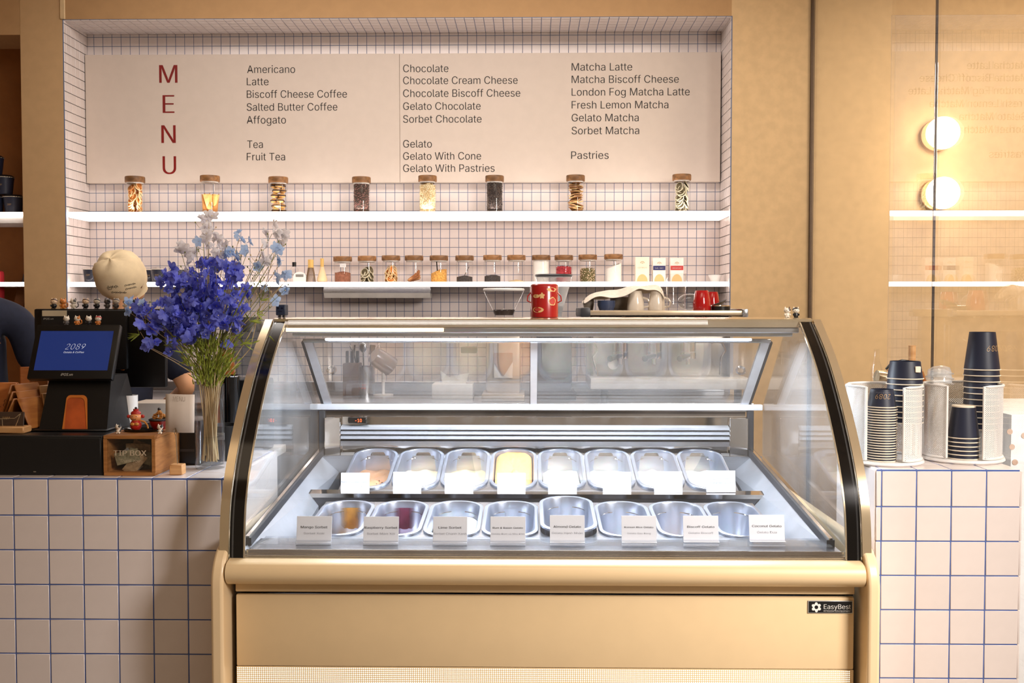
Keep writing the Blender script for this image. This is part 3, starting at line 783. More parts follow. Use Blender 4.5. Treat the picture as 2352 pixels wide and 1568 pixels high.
for row, items in (('front', front), ('rear', rear)):
    for i, (nm, col, st) in enumerate(items):
        x = c0 + (i - 3.5) * .1703
        if row == 'front':
            ya, za, yb2, zb2 = 2.805, .735, 3.155, .766
            if i == 4: za += .016; zb2 += .016
        else:
            ya, za, yb2, zb2 = 3.372, .768, 3.716, .856
        tilt = math.atan2(zb2 - za, yb2 - ya)
        cyy = (ya + yb2) / 2; czz = (za + zb2) / 2
        p = thing('gelato_pan', (x, cyy + .118 * math.sin(tilt), czz - .118 * math.cos(tilt)), 'steel pan of %s, %s pan of the %s row' % (nm, ordn(i), row) if i in (0, 7) else 'steel pan of %s, %s from left in the %s row' % (nm, ordn(i), row), 'food pan', group='steel gelato pans in the display case')
        p.rotation_euler = (tilt, 0, 0)
        obj_from_mesh('tray', PANL, p)
        obj_from_mesh('level_mark', MARK, p)
        if row == 'front' and i in (0, 1):  # gelato colour mirrored in the back wall, painted on as a patch
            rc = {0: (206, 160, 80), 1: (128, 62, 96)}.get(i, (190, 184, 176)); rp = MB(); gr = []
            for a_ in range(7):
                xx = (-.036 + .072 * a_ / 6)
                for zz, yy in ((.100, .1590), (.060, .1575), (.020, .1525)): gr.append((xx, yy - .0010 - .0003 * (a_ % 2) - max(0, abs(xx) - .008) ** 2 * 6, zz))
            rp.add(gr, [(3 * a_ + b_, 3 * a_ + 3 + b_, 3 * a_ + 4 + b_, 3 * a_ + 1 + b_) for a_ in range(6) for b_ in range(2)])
            rp.build('gelato_reflection', reflection_film('painted_reflection_%d' % i, rc), p, fix=False)
        m = mat('gelato_' + nm.replace(' ', '_'), col, 0.55, var=0.08, scale=30, sss=0.15)
        rr_ = random.Random(i + (10 if row == 'rear' else 0))
        if st == 'heaped': cm = content(.098, .018, 5, slope=-.012, peak=(-.02, .09, .012))
        elif st == 'half full': cm = content(.07, .004, 3 + i, slope=.0, peak=(.03, .06, .02))
        elif row == 'front': cm = content(.035, .004, i, slope=.024, peak=(rr_.uniform(-.03, .03), -.10, .02))
        else: cm = content(.066, .002, i + 20, slope=.026, peak=(rr_.uniform(-.04, .04), -.06, .018))
        g = cm.build('gelato', m, p)
        sub = g.modifiers.new('sub', 'SUBSURF'); sub.levels = 1; sub.render_levels = 1
        if nm.startswith('rice') or nm.startswith('dark'):
            cr = MB()
            for _ in range(26): 
                xx = rr_.uniform(-.04, .05); yy = rr_.uniform(-.14, -.02)
                cr.ball((xx, yy, (.035 if row == 'front' else .066) + .027 * (-yy / .16) + .010), .004, .0025, .002, 5, 3, M=Matrix.Rotation(rr_.uniform(0, 3), 4, 'Z'))
            tag(cr.build('sprinkles', mat('sprinkle_' + nm[:4], (190, 130, 80) if nm[0] == 'r' else (90, 60, 40), 0.6), p), kind='stuff')

# steel plates that carry the rims
for (ya, za, yb2, zb2, nm) in ((2.805, .735, 3.155, .766, 'front'), (3.372, .768, 3.716, .856, 'rear')):
    tilt = math.atan2(zb2 - za, yb2 - ya); cyy = (ya + yb2) / 2; czz = (za + zb2) / 2; pm = MB()
    for i in range(8):
        x = c0 + (i - 3.5) * .1703; M = Matrix.Translation((x, cyy, czz)) @ Matrix.Rotation(tilt, 4, 'X')
        lo = [[M @ Vector(q) for q in rrect(.0820, .1770, .072, -.0065)], [M @ Vector(q) for q in rrect(.08515, .186, .0006, -.0065)]]
        pm.rings(lo)
    pm.build('rim_plate', M_steel, case, smooth=False, fix=False)

# ------------------------------------------------------------------ flavour cards
M_card = mat('white_card', (236, 237, 244), 0.45, var=0.01)
M_cink = mat('card_ink', (70, 70, 78), 0.6); M_cink2 = mat('card_ink_pale', (132, 132, 142), 0.6); M_cinkp = mat('card_ink_faint', (150, 160, 180), 0.6)
def card(px0, px1, py0, py1, Y, l1, l2, what, w1=.80, w2=.6, faint=False, l3=None):
    a = W(px0, py0, Y); b = W(px1, py1, Y); w = b.x - a.x; h = a.z - b.z
    t = thing('flavour_card', ((a.x + b.x) / 2, Y, b.z), what, 'sign', group='flavour cards in the display case')
    T_ = Matrix.Rotation(math.radians(-10), 4, 'X')
    MB().box(-w / 2, w / 2, 0, .0022, 0, h, .0004, M=T_).build('card', M_card, t, smooth=False)
    MB().box(-w / 2, w / 2, -.0005, .028, -.0015, .0002, .0003).box(-w / 2, w / 2, -.0008, .0008, -.0015, .004, .0003).build('acrylic_foot', G_acr, t, smooth=False)
    if not faint:
        MB().box(-w / 2, w / 2, -.012, -.001, -.0015, -.0003, .0003).build('front_lip', M_card, t, smooth=False)
    m1, m2 = (M_cink, M_cink2) if not faint else (M_cinkp, M_cinkp)
    z1 = h * (.52 if not l3 else .6)
    if l1: lettering(l1, m1, t, -w * w1 / 2, w * w1 / 2, z1, -.0008, cap=min(.0083, w * w1 / max(1, len(l1)) * 1.05), thin=.012, M=T_)
    if l3: lettering(l3, m1, t, -w * .36, w * .40, h * .4, -.0008, cap=.0065, thin=.01, M=T_)
    if l2: lettering(l2, m2, t, -w * w2 / 2, w * w2 / 2, h * (.28 if not l3 else .2), -.0008, cap=min(.0083, w * w2 / len(l2) * 1.05), thin=-.01, M=T_)
FC = [(680, 761, 1186, 1243, 'Mango Sorbet', 'Sorbet Xoài', .76, .58), (834, 915, 1187, 1244, 'Raspberry Sorbet', 'Sorbet Mâm Xôi', .94, .79), (994, 1073, 1187, 1244, 'Lime Sorbet', 'Sorbet Chanh Xanh', .67, .96),
      (1126, 1207, 1187, 1244, 'Rum & Raisin Gelato', 'Gelato Rum và Nho Khô', .86, .92), (1263, 1343, 1184, 1243, 'Almond Gelato', 'Gelato Hạnh Nhân', .79, .88), (1428, 1508, 1185, 1243, 'Korean Rice Gelato', 'Gelato Gạo Rang', .83, .67),
      (1570, 1651, 1185, 1242, 'Biscoff Gelato', 'Gelato Biscoff', .77, .70), (1722, 1803, 1183, 1241, 'Coconut Gelato', 'Gelato Dừa', .83, .55)]
for x0, x1, y0, y1, l1, l2, w1, w2 in FC:
    card(x0, x1, y0, y1, 2.745, l1, l2, 'white card reading %s on the front ledge of the case' % l1.replace('Biscoff', 'biscuit').replace('&', 'and'), w1, w2)
RC = [(782, 848, 1086, 1131, 'Dark Chocolate Gelato', 'Gelato Socola Đen', .95, .75), (902, 967, 1084, 1131, 'Tiramisu Gelato', 'Gelato Tiramisu', .86, .75), (1021, 1087, 1087, 1133, 'Pistachio Gelato', 'Gelato Hạt Dẻ', .86, .7),
      (1142, 1207, 1087, 1134, 'Choco Hazelnut Gelato', 'Gelato Socola Hạt Dẻ', .95, .85), (1259, 1325, 1083, 1132, 'Vanilla Gelato', 'Gelato Vani', .76, .58), (1385, 1450, 1084, 1131, 'Mint Choco Chip Gelato', 'Gelato Socola Chip Bạc Hà', .95, .9),
      (1503, 1568, 1083, 1131, '', '', .8, .55)]
for x0, x1, y0, y1, l1, l2, w1, w2 in RC:
    card(x0, x1, y0, y1, 3.352, l1, l2, ('small white card reading %s before the rear pans' % l1.replace('&', 'and')) if l1 else 'small white card washed out by light, second from right before the rear pans', w1, w2, True)
card(1623, 1690, 1081, 1130, 3.352, 'Salted Butter', 'Gelato Caramel Bơ Mặn', 'small white card reading Salted Butter Caramel Gelato before the rear pans', .66, .8, True, 'Caramel Gelato')

# ------------------------------------------------------------------ jars on the two niche shelves
def disc_slice(mb, c, r, t, M, mi=0, n=12):
    mb.lathe([(.0001, -t / 2), (r * .82, -t / 2), (r * .84, -t * .7), (r, -t * .7), (r, t * .7), (r * .84, t * .7), (r * .82, t / 2), (.0001, t / 2)], c, n, mi, M)
def rndrot(r, tilt=PI):
    return Matrix.Rotation(r.uniform(-tilt, tilt), 4, 'X') @ Matrix.Rotation(r.uniform(-tilt, tilt), 4, 'Y')
def fill(kind, R, H, seed, cols):
    """contents of a jar as one countless fill"""
    r = random.Random(seed); mb = MB()
    def pos(z, q=.8):
        a = r.uniform(0, 2 * PI); d = R * q * math.sqrt(r.random()); return Vector((d * math.cos(a), d * math.sin(a), z))
    if kind == 'slices':
        n = int(34 * H / .15)
        for i in range(n):
            z = .020 + (H - .03) * (i // 3) / max(1, n // 3); a = 2 * PI * (i % 3) / 3 + r.uniform(-.5, .5); rad = R * .56
            c = Vector((math.cos(a) * R * .56, math.sin(a) * R * .56, z + r.uniform(-.004, .004)))
            M = Matrix.Rotation(a, 4, 'Z') @ Matrix.Rotation(r.uniform(.9, 1.5), 4, 'Y')
            disc_slice(mb, c, rad * r.uniform(.75, .95), .003, M, 0)
            mb.lathe([(rad * .78, -.0024), (rad * .93, -.0024), (rad * .93, .0024), (rad * .78, .0024), (rad * .78, -.0024)], c, 12, 1, M)
    elif kind == 'seeds':
        s = cols[2] if len(cols) > 2 else .004
        nl = int(H / (s * 1.5))
        mb.cyl(R * .86, .003, H * .97, n=16)
        for k in range(nl):
            m = int(2 * PI * R / (s * 2.0))
            for j in range(m):
                a = 2 * PI * (j + .5 * (k % 2)) / m + r.uniform(-.1, .1); d = R * r.uniform(.84, .93)
                mb.ball((d * math.cos(a), d * math.sin(a), s + k * s * 1.5 + r.uniform(-.001, .001)), s * 1.1, s * .8, s * .75, 5, 4, r.choice((0, 0, 1)), M=rndrot(r))
        for _ in range(40):
            p = pos(H, .85); mb.ball(p, s * 1.1, s * .8, s * .75, 5, 4, r.choice((0, 1)), M=rndrot(r))
    elif kind == 'powder':
        lo = rr = [];
        loops = []
        hl = cols[2] if len(cols) > 2 else 0.0
        for q, zz in ((.99, .002), (.99, H)): loops.append([(R * q * math.cos(2 * PI * j / 20), R * q * math.sin(2 * PI * j / 20), (zz if zz < .01 else zz + hl * math.cos(2 * PI * j / 20) + r.uniform(-.002, .002))) for j in range(20)])
        for q in (.7, .4, .1): loops.append([(R * q * math.cos(2 * PI * j / 20), R * q * math.sin(2 * PI * j / 20), H + hl * q * math.cos(2 * PI * j / 20) + .008 * (1 - q) + r.uniform(-.002, .002)) for j in range(20)])
        mb.rings(loops, cap0=True, cap1=True)
    elif kind == 'cones':
        for i in range(9):
            a = 2 * PI * i / 7; c = Vector((R * .42 * math.cos(a), R * .42 * math.sin(a), .004))
            M = Matrix.Rotation(r.uniform(-.25, .25), 4, 'X') @ Matrix.Rotation(r.uniform(-.3, .3), 4, 'Y')
            if i % 2: mb.lathe([(.0005, .0), (.019, .10), (.0175, .10), (.0005, .006)], c, 9, 0, M)
            else: mb.lathe([(.020, .0), (.002, .11)], c, 9, 1, M)
    elif kind == 'cookies':
        z = .016
        k = 0
        while z < H - .008:
            for j in range(3):
                a = 2 * PI * j / 3 + k * .6; c = Vector((R * .5 * math.cos(a), R * .5 * math.sin(a), z))
                mb.ball(c, .0195, .0195, .013, 10, 6, 0)
                mb.lathe([(.0195, -.0035), (.0215, -.001), (.0215, .003), (.0195, .0045)], c, 10, 1)
            z += .0265; k += 1
    elif kind == 'stack':
        z = .006; k = 0
        while z < H:
            M = Matrix.Rotation(r.uniform(0, 3), 4, 'Z') @ Matrix.Rotation(r.uniform(.1, .4) * (-1) ** k, 4, 'Y')
            mb.box(-.036, .036, -.024, .024, -.002, .002, .0015, mi=k % 2, M=Matrix.Translation((r.uniform(-.004, .004), r.uniform(-.004, .004), z)) @ M)
            z += .0075; k += 1
    elif kind == 'sticks':
        for i in range(13):
            a = r.uniform(-.5, .5)
            p0 = Vector((-R * .75 + r.uniform(0, .01), r.uniform(-.03, .03), .008 + .004 * (i % 4))); p1 = Vector((R * .7, r.uniform(-.03, .03), .02 + .0038 * i))
            mb.tube([p0, p1], .0045, 7, i % 2)
    elif kind == 'halfslices':
        for i in range(20):
            z = .018 + (H - .03) * i / 20; a = 2.4 * i
            c = Vector((math.cos(a) * R * .45, math.sin(a) * R * .45 - .003, z)); M = Matrix.Rotation(a, 4, 'Z') @ Matrix.Rotation(r.uniform(.8, 1.6), 4, 'Y') @ Matrix.Rotation(r.uniform(0, 6), 4, 'Z')
            pts = [(.024 * math.cos(PI * k / 8), .024 * math.sin(PI * k / 8)) for k in range(9)]
            mb2 = MB(); mb2.prism(pts, -.0012, .0012, 'z'); mb.add([M @ Vector(p) + c for p in mb2.v], mb2.f, 0)
            mb.lathe([(.0215, -.0018), (.0245, -.0018), (.0245, .0018), (.0215, .0018)], c, 14, 1, M)
    return mb
JR = .045
def jar(R, H, lidh, loc, label, group, kind=None, h=None, cols=None, seed=1, rnd=0):
    t = thing('glass_jar', loc, label, 'jar', group)
    r0 = R
    MB().lathe([(.001, .0005), (r0 * .9, .0005), (r0, .006), (r0, H - lidh - .012), (r0 * .97, H - lidh - .004), (r0 * .90, H - lidh), (r0 * .90, H - lidh + .006)], n=28).build('jar_body', G_jar, t)
    l = MB().lathe([(.001, H - lidh), (R * 1.06, H - lidh), (R * 1.09, H - lidh + .003), (R * 1.09, H - .004), (R * 1.05, H), (.001, H)], n=28).build('lid', M_lid, t)
    MB().lathe([(r0 * .91, H - lidh - .007), (r0 * .93, H - lidh - .007), (r0 * .93, H - lidh), (r0 * .91, H - lidh)], n=28).build('seal_ring', mat('clear_silicone', (236, 230, 222), 0.4), l)
    if kind:
        tag(fill(kind, R * .93, h, seed, cols).build('contents', [cols[0], cols[1]], t), kind='stuff')
    return t
mo_or = mat('dried_orange', (206, 120, 40), 0.6, var=.2, scale=60); mo_rind = mat('pale_rind', (240, 206, 150), 0.6)
mo_lime = mat('dried_lime', (96, 84, 56), 0.6, var=.25, scale=80); mo_lr = mat('lime_rind', (216, 206, 176), 0.6)
mo_waf = mat('wafer', (232, 184, 108), 0.7, var=.12, scale=90); mo_waf2 = mat('dark_wafer', (196, 134, 70), 0.7, var=.1, scale=90)
mo_ck = mat('puffed_cookie', (222, 172, 100), 0.7, var=.15, scale=80); mo_cr = mat('chocolate_cream', (70, 46, 32), 0.6)
mo_pep = mat('dark_peppercorn', (78, 62, 52), 0.6); mo_pep2 = mat('pink_peppercorn', (140, 96, 86), 0.6)
mo_nut = mat('pale_pistachio', (236, 216, 174), 0.6); mo_nut2 = mat('nut_shade', (214, 184, 134), 0.6)
mo_bean = mat('dark_roast_bean', (58, 46, 42), 0.45); mo_bean2 = mat('roast_bean', (84, 68, 58), 0.45)
mo_bis = mat('brown_biscuit', (150, 106, 66), 0.7); mo_bis2 = mat('pale_biscuit', (206, 164, 106), 0.7)
g1 = 'tall glass jars with wooden lids on the upper shelf'; g2 = 'glass jars with wooden lids on the lower shelf'
upper = [(310, 406, 'slices', .165, (mo_or, mo_rind), 'tall glass jar of dried orange slices on the upper shelf'),
    (482, 404, 'cones', .13, (mo_waf, mo_waf2), 'tall glass jar of wafer cones on the upper shelf'),
    (639, 407, 'cookies', .165, (mo_ck, mo_cr), 'tall glass jar of round cookies with chocolate cream'),
    (830, 407, 'seeds', .158, (mo_pep, mo_pep2, .0035), 'tall glass jar of dark peppery seeds with pink flecks'),
    (982, 404, 'seeds', .155, (mo_nut, mo_nut2, .0058), 'tall glass jar full of pale pistachio nuts'),
    (1136, 404, 'seeds', .158, (mo_bean, mo_bean2, .0036), 'tall glass jar full of dark roasted beans'),
    (1322, 403, 'stack', .160, (mo_bis, mo_bis2), 'tall glass jar of stacked thin brown biscuits'),
    (1566, 401, 'slices', .165, (mo_lime, mo_lr), 'tall glass jar of dried dark lime slices, rightmost on the upper shelf')]
YJ = 5.31
for i, (px, py, k, h, c, lb) in enumerate(upper):
    top_ = W(px, py, YJ); H = top_.z - zU - .001
    jar(.0475 if i < 3 else .0455, H, .031, (top_.x, YJ, zU + .001), lb, g1, k, h, c, seed=i)
m_cho = mat('cocoa_powder', (150, 96, 74), 0.9, var=.2, scale=90); m_gra = mat('golden_granola', (220, 160, 80), 0.9, var=.3, scale=120, bump=.6)
m_tea = mat('black_tea', (66, 60, 58), 0.9, var=.3, scale=150, bump=.8); m_sug = mat('white_sugar', (250, 244, 236), 0.8); 
m_pk = mat('pink_sprinkle', (206, 70, 80), 0.7); m_pk2 = mat('red_sprinkle', (160, 36, 46), 0.7); m_gr = mat('green_flake', (120, 110, 70), 0.7); m_cf = mat('cream_flake', (226, 200, 170), 0.7)
m_cin = mat('cinnamon_bark', (166, 104, 62), 0.7); m_cin2 = mat('pale_cinnamon', (196, 142, 92), 0.7)
lower = [(787, 589, 'powder', .052, (m_cho, m_cho), 'glass jar of brown cocoa powder with a small paper label'),
    (843, 588, 'slices', .075, (mo_lime, mo_lr), 'glass jar part filled with dried lime slices'),
    (898, 587, 'halfslices', .085, (mo_or, mo_rind), 'glass jar filled with bright dried orange slices'),
    (951, 587, 'sticks', .06, (m_cin, m_cin2), 'glass jar of cinnamon sticks'),
    (1008, 587, 'powder', .06, (m_gra, m_gra, .012), 'glass jar of golden granola with a dark spoon inside'),
    (1067, 587, 'powder', .030, (m_tea, m_tea), 'glass jar with a little black tea and a steel scoop'),
    (1131, 586, 'powder', .034, (m_tea, m_tea), 'glass jar with a mound of dark tea leaves'),
    (1186, 586, 'powder', .008, (mo_nut2, mo_nut2), 'nearly empty glass jar right of the dark tea jar'),
    (1243, 586, 'powder', .112, (m_sug, m_sug), 'glass jar full of white powder behind the red tin'),
    (1295, 586, 'seeds', .085, (m_pk, m_pk2, .0030), 'glass jar of pink and red sprinkles'),
    (1350, 585, 'seeds', .075, (m_gr, m_cf, .0036), 'glass jar of mixed green and cream flakes'),
    (1409, 584, 'powder', .085, (m_sug, m_sug, .018), 'glass jar of white sugar sloping up to the right')]
for i, (px, py, k, h, c, lb) in enumerate(lower):
    top_ = W(px, py, YJ); H = top_.z - zL - .001
    j = jar(.0455, H, .026, (top_.x, YJ, zL + .001), lb, g2, k, h, c, seed=i + 30)
    if i == 0: 
        lbq = MB().box(-.006, .026, -.0470, -.0462, .080, .100, .001).build('paper_label', M_white, j)
        lettering('Choco', M_cink2, lbq, 0, .020, .087, -.0472, cap=.006, off=(0, 0, 0))
    if i == 4: MB().tube([(-.012, -.01, .118), (-.006, -.012, .05)], .003, 6).build('spoon', M_black, j)
    if i == 5: MB().tube([(.025, -.008, .085), (-.005, -.008, .03)], .002, 6).ball((-.008, -.008, .03), .009, .009, .005).build('scoop', M_steel, j)
# tea boxes
def carton(px0, px1, py, col, band, word, lb, arch, depth=.05):
    a = W(px0, py, 5.29); b = W(px1, py, 5.29); w = b.x - a.x; h = a.z - zL - .001
    t = thing('tea_carton', ((a.x + b.x) / 2, 5.29, zL + .001), lb, 'box', 'tea cartons on the lower shelf')
    MB().box(-w / 2, w / 2, 0, depth, 0, h, .001).build('carton', mat('carton_' + word[:4].strip(), col, 0.6), t)
    if band: MB().box(-w / 2 + .001, w / 2 - .001, -.0006, .0002, h * .50, h * .68).build('band', mat('band_' + word[:4], band, 0.6), t, smooth=False)
    if word: lettering(word, M_bw if band else mat('tan_ink', (206, 160, 110), .6), t, -w * .34, w * .34, h * .56, -.0010, cap=.006)
    em = MB()
    for k in range(7):
        a_ = PI * (.15 + .7 * k / 6); em.box(-.0012, .0012, -.0007, 0, -.002, .002, M=Matrix.Translation((-.011 * math.cos(a_), 0, h * .74 + .011 * math.sin(a_))) @ Matrix.Rotation(a_ - PI / 2, 4, 'Y'))
    em.box(-.0035, -.0005, -.0007, 0, h * .75, h * .775).box(.0005, .0035, -.0007, 0, h * .745, h * .77)
    tag(em.build('emblem', mat('gold_ink', (190, 150, 90), .5), t, smooth=False), kind='stuff')
    pts = [(w * .40 * math.cos(PI * k / 10), .004 + .040 * math.sin(PI * k / 10)) for k in range(11)]
    MB().prism(pts, -.0008, .0001, 'y').build('window_print', mat('carton_window', arch, .5), t, smooth=False)
carton(1460, 1491, 590, (250, 236, 214), None, 'CITRUS', 'cream tea carton with orange pattern, left of the three cartons', (226, 190, 130))
carton(1500, 1529, 592, (244, 236, 226), (44, 46, 100), 'EARL GREY', 'white tea carton with a navy band, middle of the three', (222, 206, 180))
carton(1540, 1570, 592, (248, 232, 224), (190, 60, 60), 'BREAKFAST', 'white tea carton with a red band, right of the three', (222, 206, 180))
c_ = thing('matcha_bowl', (W(1642, 640, 5.3).x, 5.3, zL + .001), 'small white tea bowl at the right end of the lower shelf', 'bowl')
MB().lathe([(.001, 0), (.020, 0), (.022, .004), (.036, .040), (.0345, .040), (.020, .007), (.001, .006)], n=28).build('bowl', M_white, c_)
# kitchen timer, bamboo whisks, clear bottle
a = W(674, 640, 5.29); b = W(704, 640, 5.29)
t = thing('kitchen_timer', ((a.x + b.x) / 2, 5.29, zL + .001), 'white rounded digital timer on the lower shelf', 'timer')
w_ = (b.x - a.x) / 2; pts = [(-w_, 0), (w_, 0)] + [(w_ * math.cos(PI * k / 12) ** 1 if True else 0, .028 + .030 * math.sin(PI * k / 12)) for k in range(13)]
MB().prism(pts, -.01, .01, 'y').build('casing', M_white, t)
MB().box(-w_ * .6, w_ * .6, -.0112, -.0095, .030, .044, .001).build('display', mat('lcd_grey', (132, 130, 124), 0.3), t)
def whisk(px, dark, lb):
    p = W(px, 640, 5.29)
    t = thing('bamboo_whisk', (p.x, 5.29, zL + .001), lb, 'whisk', 'bamboo tea whisks on the lower shelf')
    m1 = mat('dark_bamboo', (120, 92, 62), .6) if dark else mat('pale_bamboo', (232, 204, 160), .6)
    hh = .122 if dark else .128
    if dark:
        MB().cyl(.0150, .078, hh, n=14).build('handle', mat('yellow_bamboo', (224, 182, 104), .5), t)
        tn = MB()
        for k in range(30):
            a_ = 2 * PI * k / 30; tn.tube([(.014 * math.cos(a_), .014 * math.sin(a_), .08), (.019 * math.cos(a_), .019 * math.sin(a_), .05), (.0245 * math.cos(a_), .0245 * math.sin(a_), .004)], .0013, 4)
        tag(tn.build('tines', m1, t), kind='stuff')
    else:
        MB().cyl(.009, .082, hh, n=14, r2=.0095).build('handle', mat('yellow_bamboo', (224, 182, 104), .5), t)
        MB().lathe([(.010, .084), (.011, .075), (.020, .045), (.027, .020), (.027, .008), (.020, .002), (.001, .001)], n=20).build('tines', m1, t)
whisk(714, True, 'dark bamboo tea whisk with splayed tines beside the white timer'); whisk(740, False, 'pale bamboo tea whisk with a closed bulb, left of the jars')
p = W(676, 640, 5.36)
t = thing('spray_bottle', (p.x, 5.36, zL + .001), 'small clear bottle with a dark cap behind the white timer', 'bottle')
MB().lathe([(.001, 0), (.022, 0), (.023, .004), (.023, .075), (.012, .085), (.010, .092)], n=20).build('bottle', G_jar, t); MB().cyl(.011, .088, .112, n=14).build('cap', M_black, t)
# navy cups in clear covers on the lower shelf (left end)
M_navy = mat('navy_paper', (30, 35, 54), 0.45, var=.03); M_rim = mat('cream_paper_rim', (242, 228, 206), .6); M_gold = mat('gold_print', (222, 178, 116), .35)
def cone_r(r0, r1, h): return lambda z: r0 + (r1 - r0) * min(1, max(0, z / h))
def paper_cup(loc, label, group, r0=.027, r1=.034, h=.06, inv=False, mark=True, lidded=False, par=None):
    t = thing('paper_cup', loc, label, 'cup', group)
    if inv: r0, r1 = r1, r0
    MB().lathe([(.001, .001), (r0, .001), (r1, h), (r1 - .001, h), (r0 - .001, .003), (.001, .003)], n=28).build('cup', M_navy, t)
    zr = 0.0 if inv else h; rr_ = (r0 if inv else r1) + .0012
    MB().tube([(rr_ * math.cos(2 * PI * k / 24), rr_ * math.sin(2 * PI * k / 24), zr + (.0015 if inv else 0)) for k in range(24)], .0017, 5, closed=True).build('rim', M_rim, t)
    if mark: lettering('2089', M_gold, t, -.011, .011, h * .48, 0, cap=.009, shear=.25, thin=-.012, wrap=cone_r(r0, r1, h), flip=inv)
    if lidded: MB().lathe([(.001, h + .012), (r1 * .8, h + .012), (r1 * 1.02, h + .004), (r1 * 1.05, h), (r1 * 1.02, h - .002)], n=28).build('lid', M_black, t)
    return t
for px, nm in ((208, 'leftmost navy printed cup in a clear cover, beside the niche corner'), (345, 'navy cup just right of the beige cap, mostly hidden'), (365, 'navy printed cup in a clear cover right of the beige cap'), (408, 'navy cup in a clear cover behind the blue flowers')):
    p = W(px, 640, 5.30 if px != 345 else 5.38)
    t = paper_cup((p.x, p.y, zL + .004), nm, 'navy cups on the lower shelf', .030, .037, .068)
    MB().lathe([(.034, -.003), (.043, .076), (.001, .078)], n=24).build('clear_cover', G_jar, t)
# alcove cups, wooden paddles
for (px, py, nm) in ((31, 485, 'navy lidded cup printed in gold, right end of the bottom row in the brown alcove'), (-13, 485, 'navy lidded cup at the left picture edge, bottom row in the alcove'), (10, 446, 'navy lidded cup in the middle tier of the alcove pyramid'), (-14, 394, 'navy lidded cup topping the alcove pyramid')):
    p = W(px, py, YF + .13); zz = zU + .003 if py == 485 else (zU + .003 + .105 if py == 446 else zU + .003 + .21)
    paper_cup((p.x, p.y, zz), nm, 'stacked navy cups in the alcove', .040, .050, .090, lidded=True)
for (px, nm, ang) in ((30, 'brown wooden paddle hanging upright in the alcove', .22), (42, 'brown wooden paddle hanging behind the other in the alcove', .14)):
    p = W(px, 640, YF + .12 + (.03 if px == 42 else 0)); t = thing('wooden_paddle', (p.x, p.y, p.z - .28), nm, 'paddle', 'wooden paddles in the alcove'); t.rotation_euler = (0, ang, 0)
    MB().box(-.028, .028, -.008, .008, .02, .26, .006).build('blade', mat('dark_oak', (120, 74, 38), .5, scale=14, stretch=(1, 1, 6)), t); MB().cyl(.011, .25, .31, n=12).build('grip', M_rubber, t)
p = W(2, 660, YF + .10); t = thing('red_bag', (p.x - .03, p.y, p.z - .08), 'pink and red bag hanging at the left edge in the alcove', 'bag')
MB().box(-.05, .045, -.02, .02, 0, .17, .018).build('bag', mat('red_fabric', (190, 40, 50), .8), t); MB().tube([(-.02, 0, .165), (-.015, 0, .20), (.015, 0, .20), (.02, 0, .165)], .004, 6).build('handle', mat('pink_fabric', (216, 90, 100), .8), t)

# ------------------------------------------------------------------ espresso machine, grinders and things on the work counter
M_em = mat('machine_steel', (190, 182, 172), 0.28, metal=0.85, var=.03)
M_dark = mat('dark_grey_plastic', (52, 52, 56), .4)
YE0, YE1 = 4.58, 5.02
a = W(1350, 715, YE0); b = W(1706, 715, YE0); ex0, ex1 = a.x, b.x; ez = W(1500, 713, YE0).z
em = thing('espresso_machine', ((ex0 + ex1) / 2, 4.8, ZW), 'wide steel espresso machine with a cup tray on the work counter', 'coffee machine', world=True)
MB().box(ex0 + .02, ex1 - .02, YE0 + .12, YE1, ZW + .05, ez - .025, .012).build('body', M_em, em)
MB().box(ex0, ex1, YE0 - .01, YE1, ez - .022, ez, .004).build('cup_tray', mat('tray_steel', (216, 196, 166), .3, metal=.7), em)
MB().box(ex0 - .035, ex0 + .012, YE0 - .02, YE1, ez - .03, ez + .014, .010).build('tray_bracket', M_dark, em)
MB().box(ex1 - .005, ex1 + .022, YE0 - .02, YE1, ez - .03, ez + .008, .006).build('tray_bracket', M_steel, em)
for k in range(5): MB().box(ex0 + .06 + k * .125, ex0 + .165 + k * .125, YE0 + .10, YE0 + .118, ez - .034, ez - .026).build('vent_slot', M_black, em, smooth=False)
dzt = W(1500, 869, YE0 - .06).z
MB().box(ex0 + .01, ex1 + .03, YE0 - .06, YE0 + .20, dzt - .05, dzt, .006).build('drip_tray', M_white, em)
for px in (1390, 1700): MB().cyl(.018, ZW, ZW + .052, (W(px, 900, YE0).x, YE0 + .05, 0), 14).build('foot', M_black, em)
MB().box(ex0 + .03, ex0 + .045, YE0 + .06, YE0 + .12, dzt, ez - .05).box(ex1 - .045, ex1 - .03, YE0 + .06, YE0 + .12, dzt, ez - .05).build('side_panel', M_em, em, smooth=False)
for px in (1425, 1502, 1580):
    p = W(px, 812, YE0 + .05)
    g = MB().cyl(.036, p.z + .01, p.z + .06, (p.x, p.y, 0), 20).build('group_head', M_chrome, em)
    MB().cyl(.038, p.z - .022, p.z + .008, (p.x, p.y, 0), 20).cyl(.010, p.z - .050, p.z - .022, (p.x, p.y, 0), 10).build('filter_basket', M_chrome, g)
    MB().tube([(p.x, p.y - .03, p.z - .006), (p.x - .03, p.y - .09, p.z - .010), (p.x - .06, p.y - .15, p.z - .016)], [.009, .012, .014], 10).build('filter_handle', M_black, g)
p = W(1412, 838, YE0); MB().cyl(.026, 0, .02, (p.x, p.y + .1, p.z), 20, M=Matrix.Rotation(PI / 2, 4, 'X')).build('pressure_gauge', M_white, em)
for px, s in ((1366, 1), (1660, -1)):
    p = W(px, 790, YE0 - .01)
    MB().tube([(p.x + .01 * s, p.y + .1, p.z + .02), (p.x, p.y, p.z), (p.x + .012, p.y, p.z - .03), (p.x - .008, p.y, p.z - .06), (p.x + .012 * s, p.y, p.z - .14)], .005, 8).build('steam_wand', M_chrome, em)
tz = ez + .001
